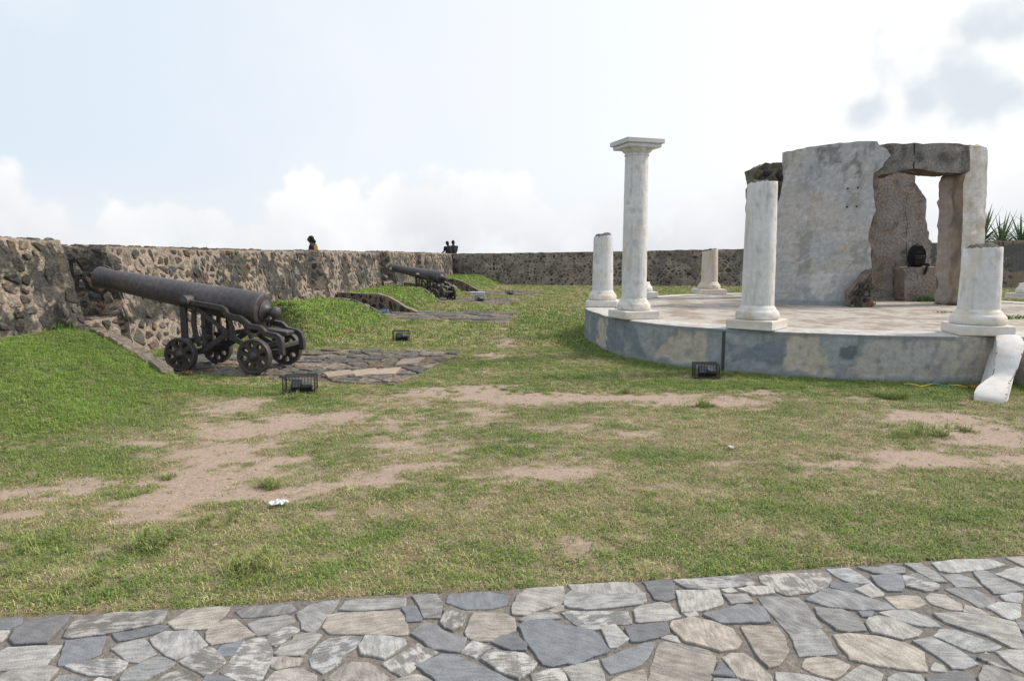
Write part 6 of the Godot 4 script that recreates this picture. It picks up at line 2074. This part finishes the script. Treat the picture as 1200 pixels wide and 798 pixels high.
	stone(chip, PackedVector2Array([Vector2(-1, -0.5), Vector2(0.2, -0.8), Vector2(1, -0.2), Vector2(0.7, 0.6), Vector2(-0.4, 0.7)]), func(p: Vector2, u: float) -> Vector3: return Vector3(p.x, u, -p.y), 0.3, 0.35, 0.3, 0.2, Color.WHITE)
	var chips := MultiMesh.new()
	chips.transform_format = MultiMesh.TRANSFORM_3D
	chips.use_colors = true
	chips.mesh = chip.mesh(mat.blade, false)
	chips.instance_count = 2600
	for k in 2600:
		var d := 3.4 + 9.0 * pow(rng.randf(), 1.4)
		var x := rng.randf_range(-0.8, 0.8) * d
		var ok := d > path_edge(x) + 0.03 and x > wall_x(d) + 0.3 and Vector2(x - PC.x, d - PC.y).length() > 5.6
		var sc := rng.randf_range(0.0025, 0.0075) if ok else 0.0001
		var long := rng.randf_range(1.0, 3.0)
		chips.set_instance_transform(k, Transform3D(Basis(Vector3.UP, rng.randf() * TAU) * Basis.from_scale(Vector3(sc * long, sc, sc)), Vector3(x, ground_h(x, d) + (0.001 if ok else -0.2), -d)))
		chips.set_instance_color(k, vary([L(0.42, 0.36, 0.30), L(0.20, 0.15, 0.11), L(0.55, 0.46, 0.34), L(0.14, 0.12, 0.10), L(0.48, 0.38, 0.24)][rng.randi() % 5], 0.2))
	var lying := MultiMeshInstance3D.new()
	lying.name = "ground_debris"
	lying.multimesh = chips
	lying.material_override = mat.blade
	add_child(lying)
	tag(lying, "stone chips, twigs and dead leaves scattered on the lawn", "debris", "", "stuff")
	var names := ["lawn_grass", "bank_grass", "far_grass", "tussock_grass"]
	var labels := ["short worn lawn grass with dry yellow blades", "longer green grass on the banks and the middle of the lawn", "grass of the far lawn and far banks", "tufts of long coarse grass on the worn lawn"]
	var total := 0
	for k in 4:
		var mm := MultiMesh.new()
		mm.transform_format = MultiMesh.TRANSFORM_3D
		mm.use_colors = true
		mm.mesh = kinds[k]
		mm.instance_count = places[k].size()
		for q in places[k].size():
			mm.set_instance_transform(q, places[k][q])
			mm.set_instance_color(q, tones[k][q])
		var o := MultiMeshInstance3D.new()
		o.name = names[k]
		o.multimesh = mm
		o.material_override = mat.blade
		add_child(o)
		tag(o, labels[k], "grass", "", "stuff")
		total += places[k].size()
	print("tufts ", total)

func paved(x: float, d: float) -> float:
	for q in [[Vector2(-5.75, 9.75), Vector2(-1.45, 8.55), Vector2(-0.75, 11.9), Vector2(-5.7, 12.05)], [Vector2(-4.6, 18.7), Vector2(-0.1, 16.75), Vector2(0.35, 20.6), Vector2(-4.6, 20.9)], [Vector2(-3.4, 25.6), Vector2(-0.2, 23.6), Vector2(0.55, 26.9), Vector2(-3.2, 27.6)], [Vector2(-2.2, 30.4), Vector2(0.9, 28.8), Vector2(1.6, 32.0), Vector2(-2.0, 33.4)]]:
		if Geometry2D.is_point_in_polygon(Vector2(x, d), PackedVector2Array(q)):
			var e := 9.0
			for k in 4: e = minf(e, Vector2(x, d).distance_to(Geometry2D.get_closest_point_to_segment(Vector2(x, d), q[k], q[(k + 1) % 4])))
			return clampf(e / 0.35, 0.05, 1.0)
	return 0.0
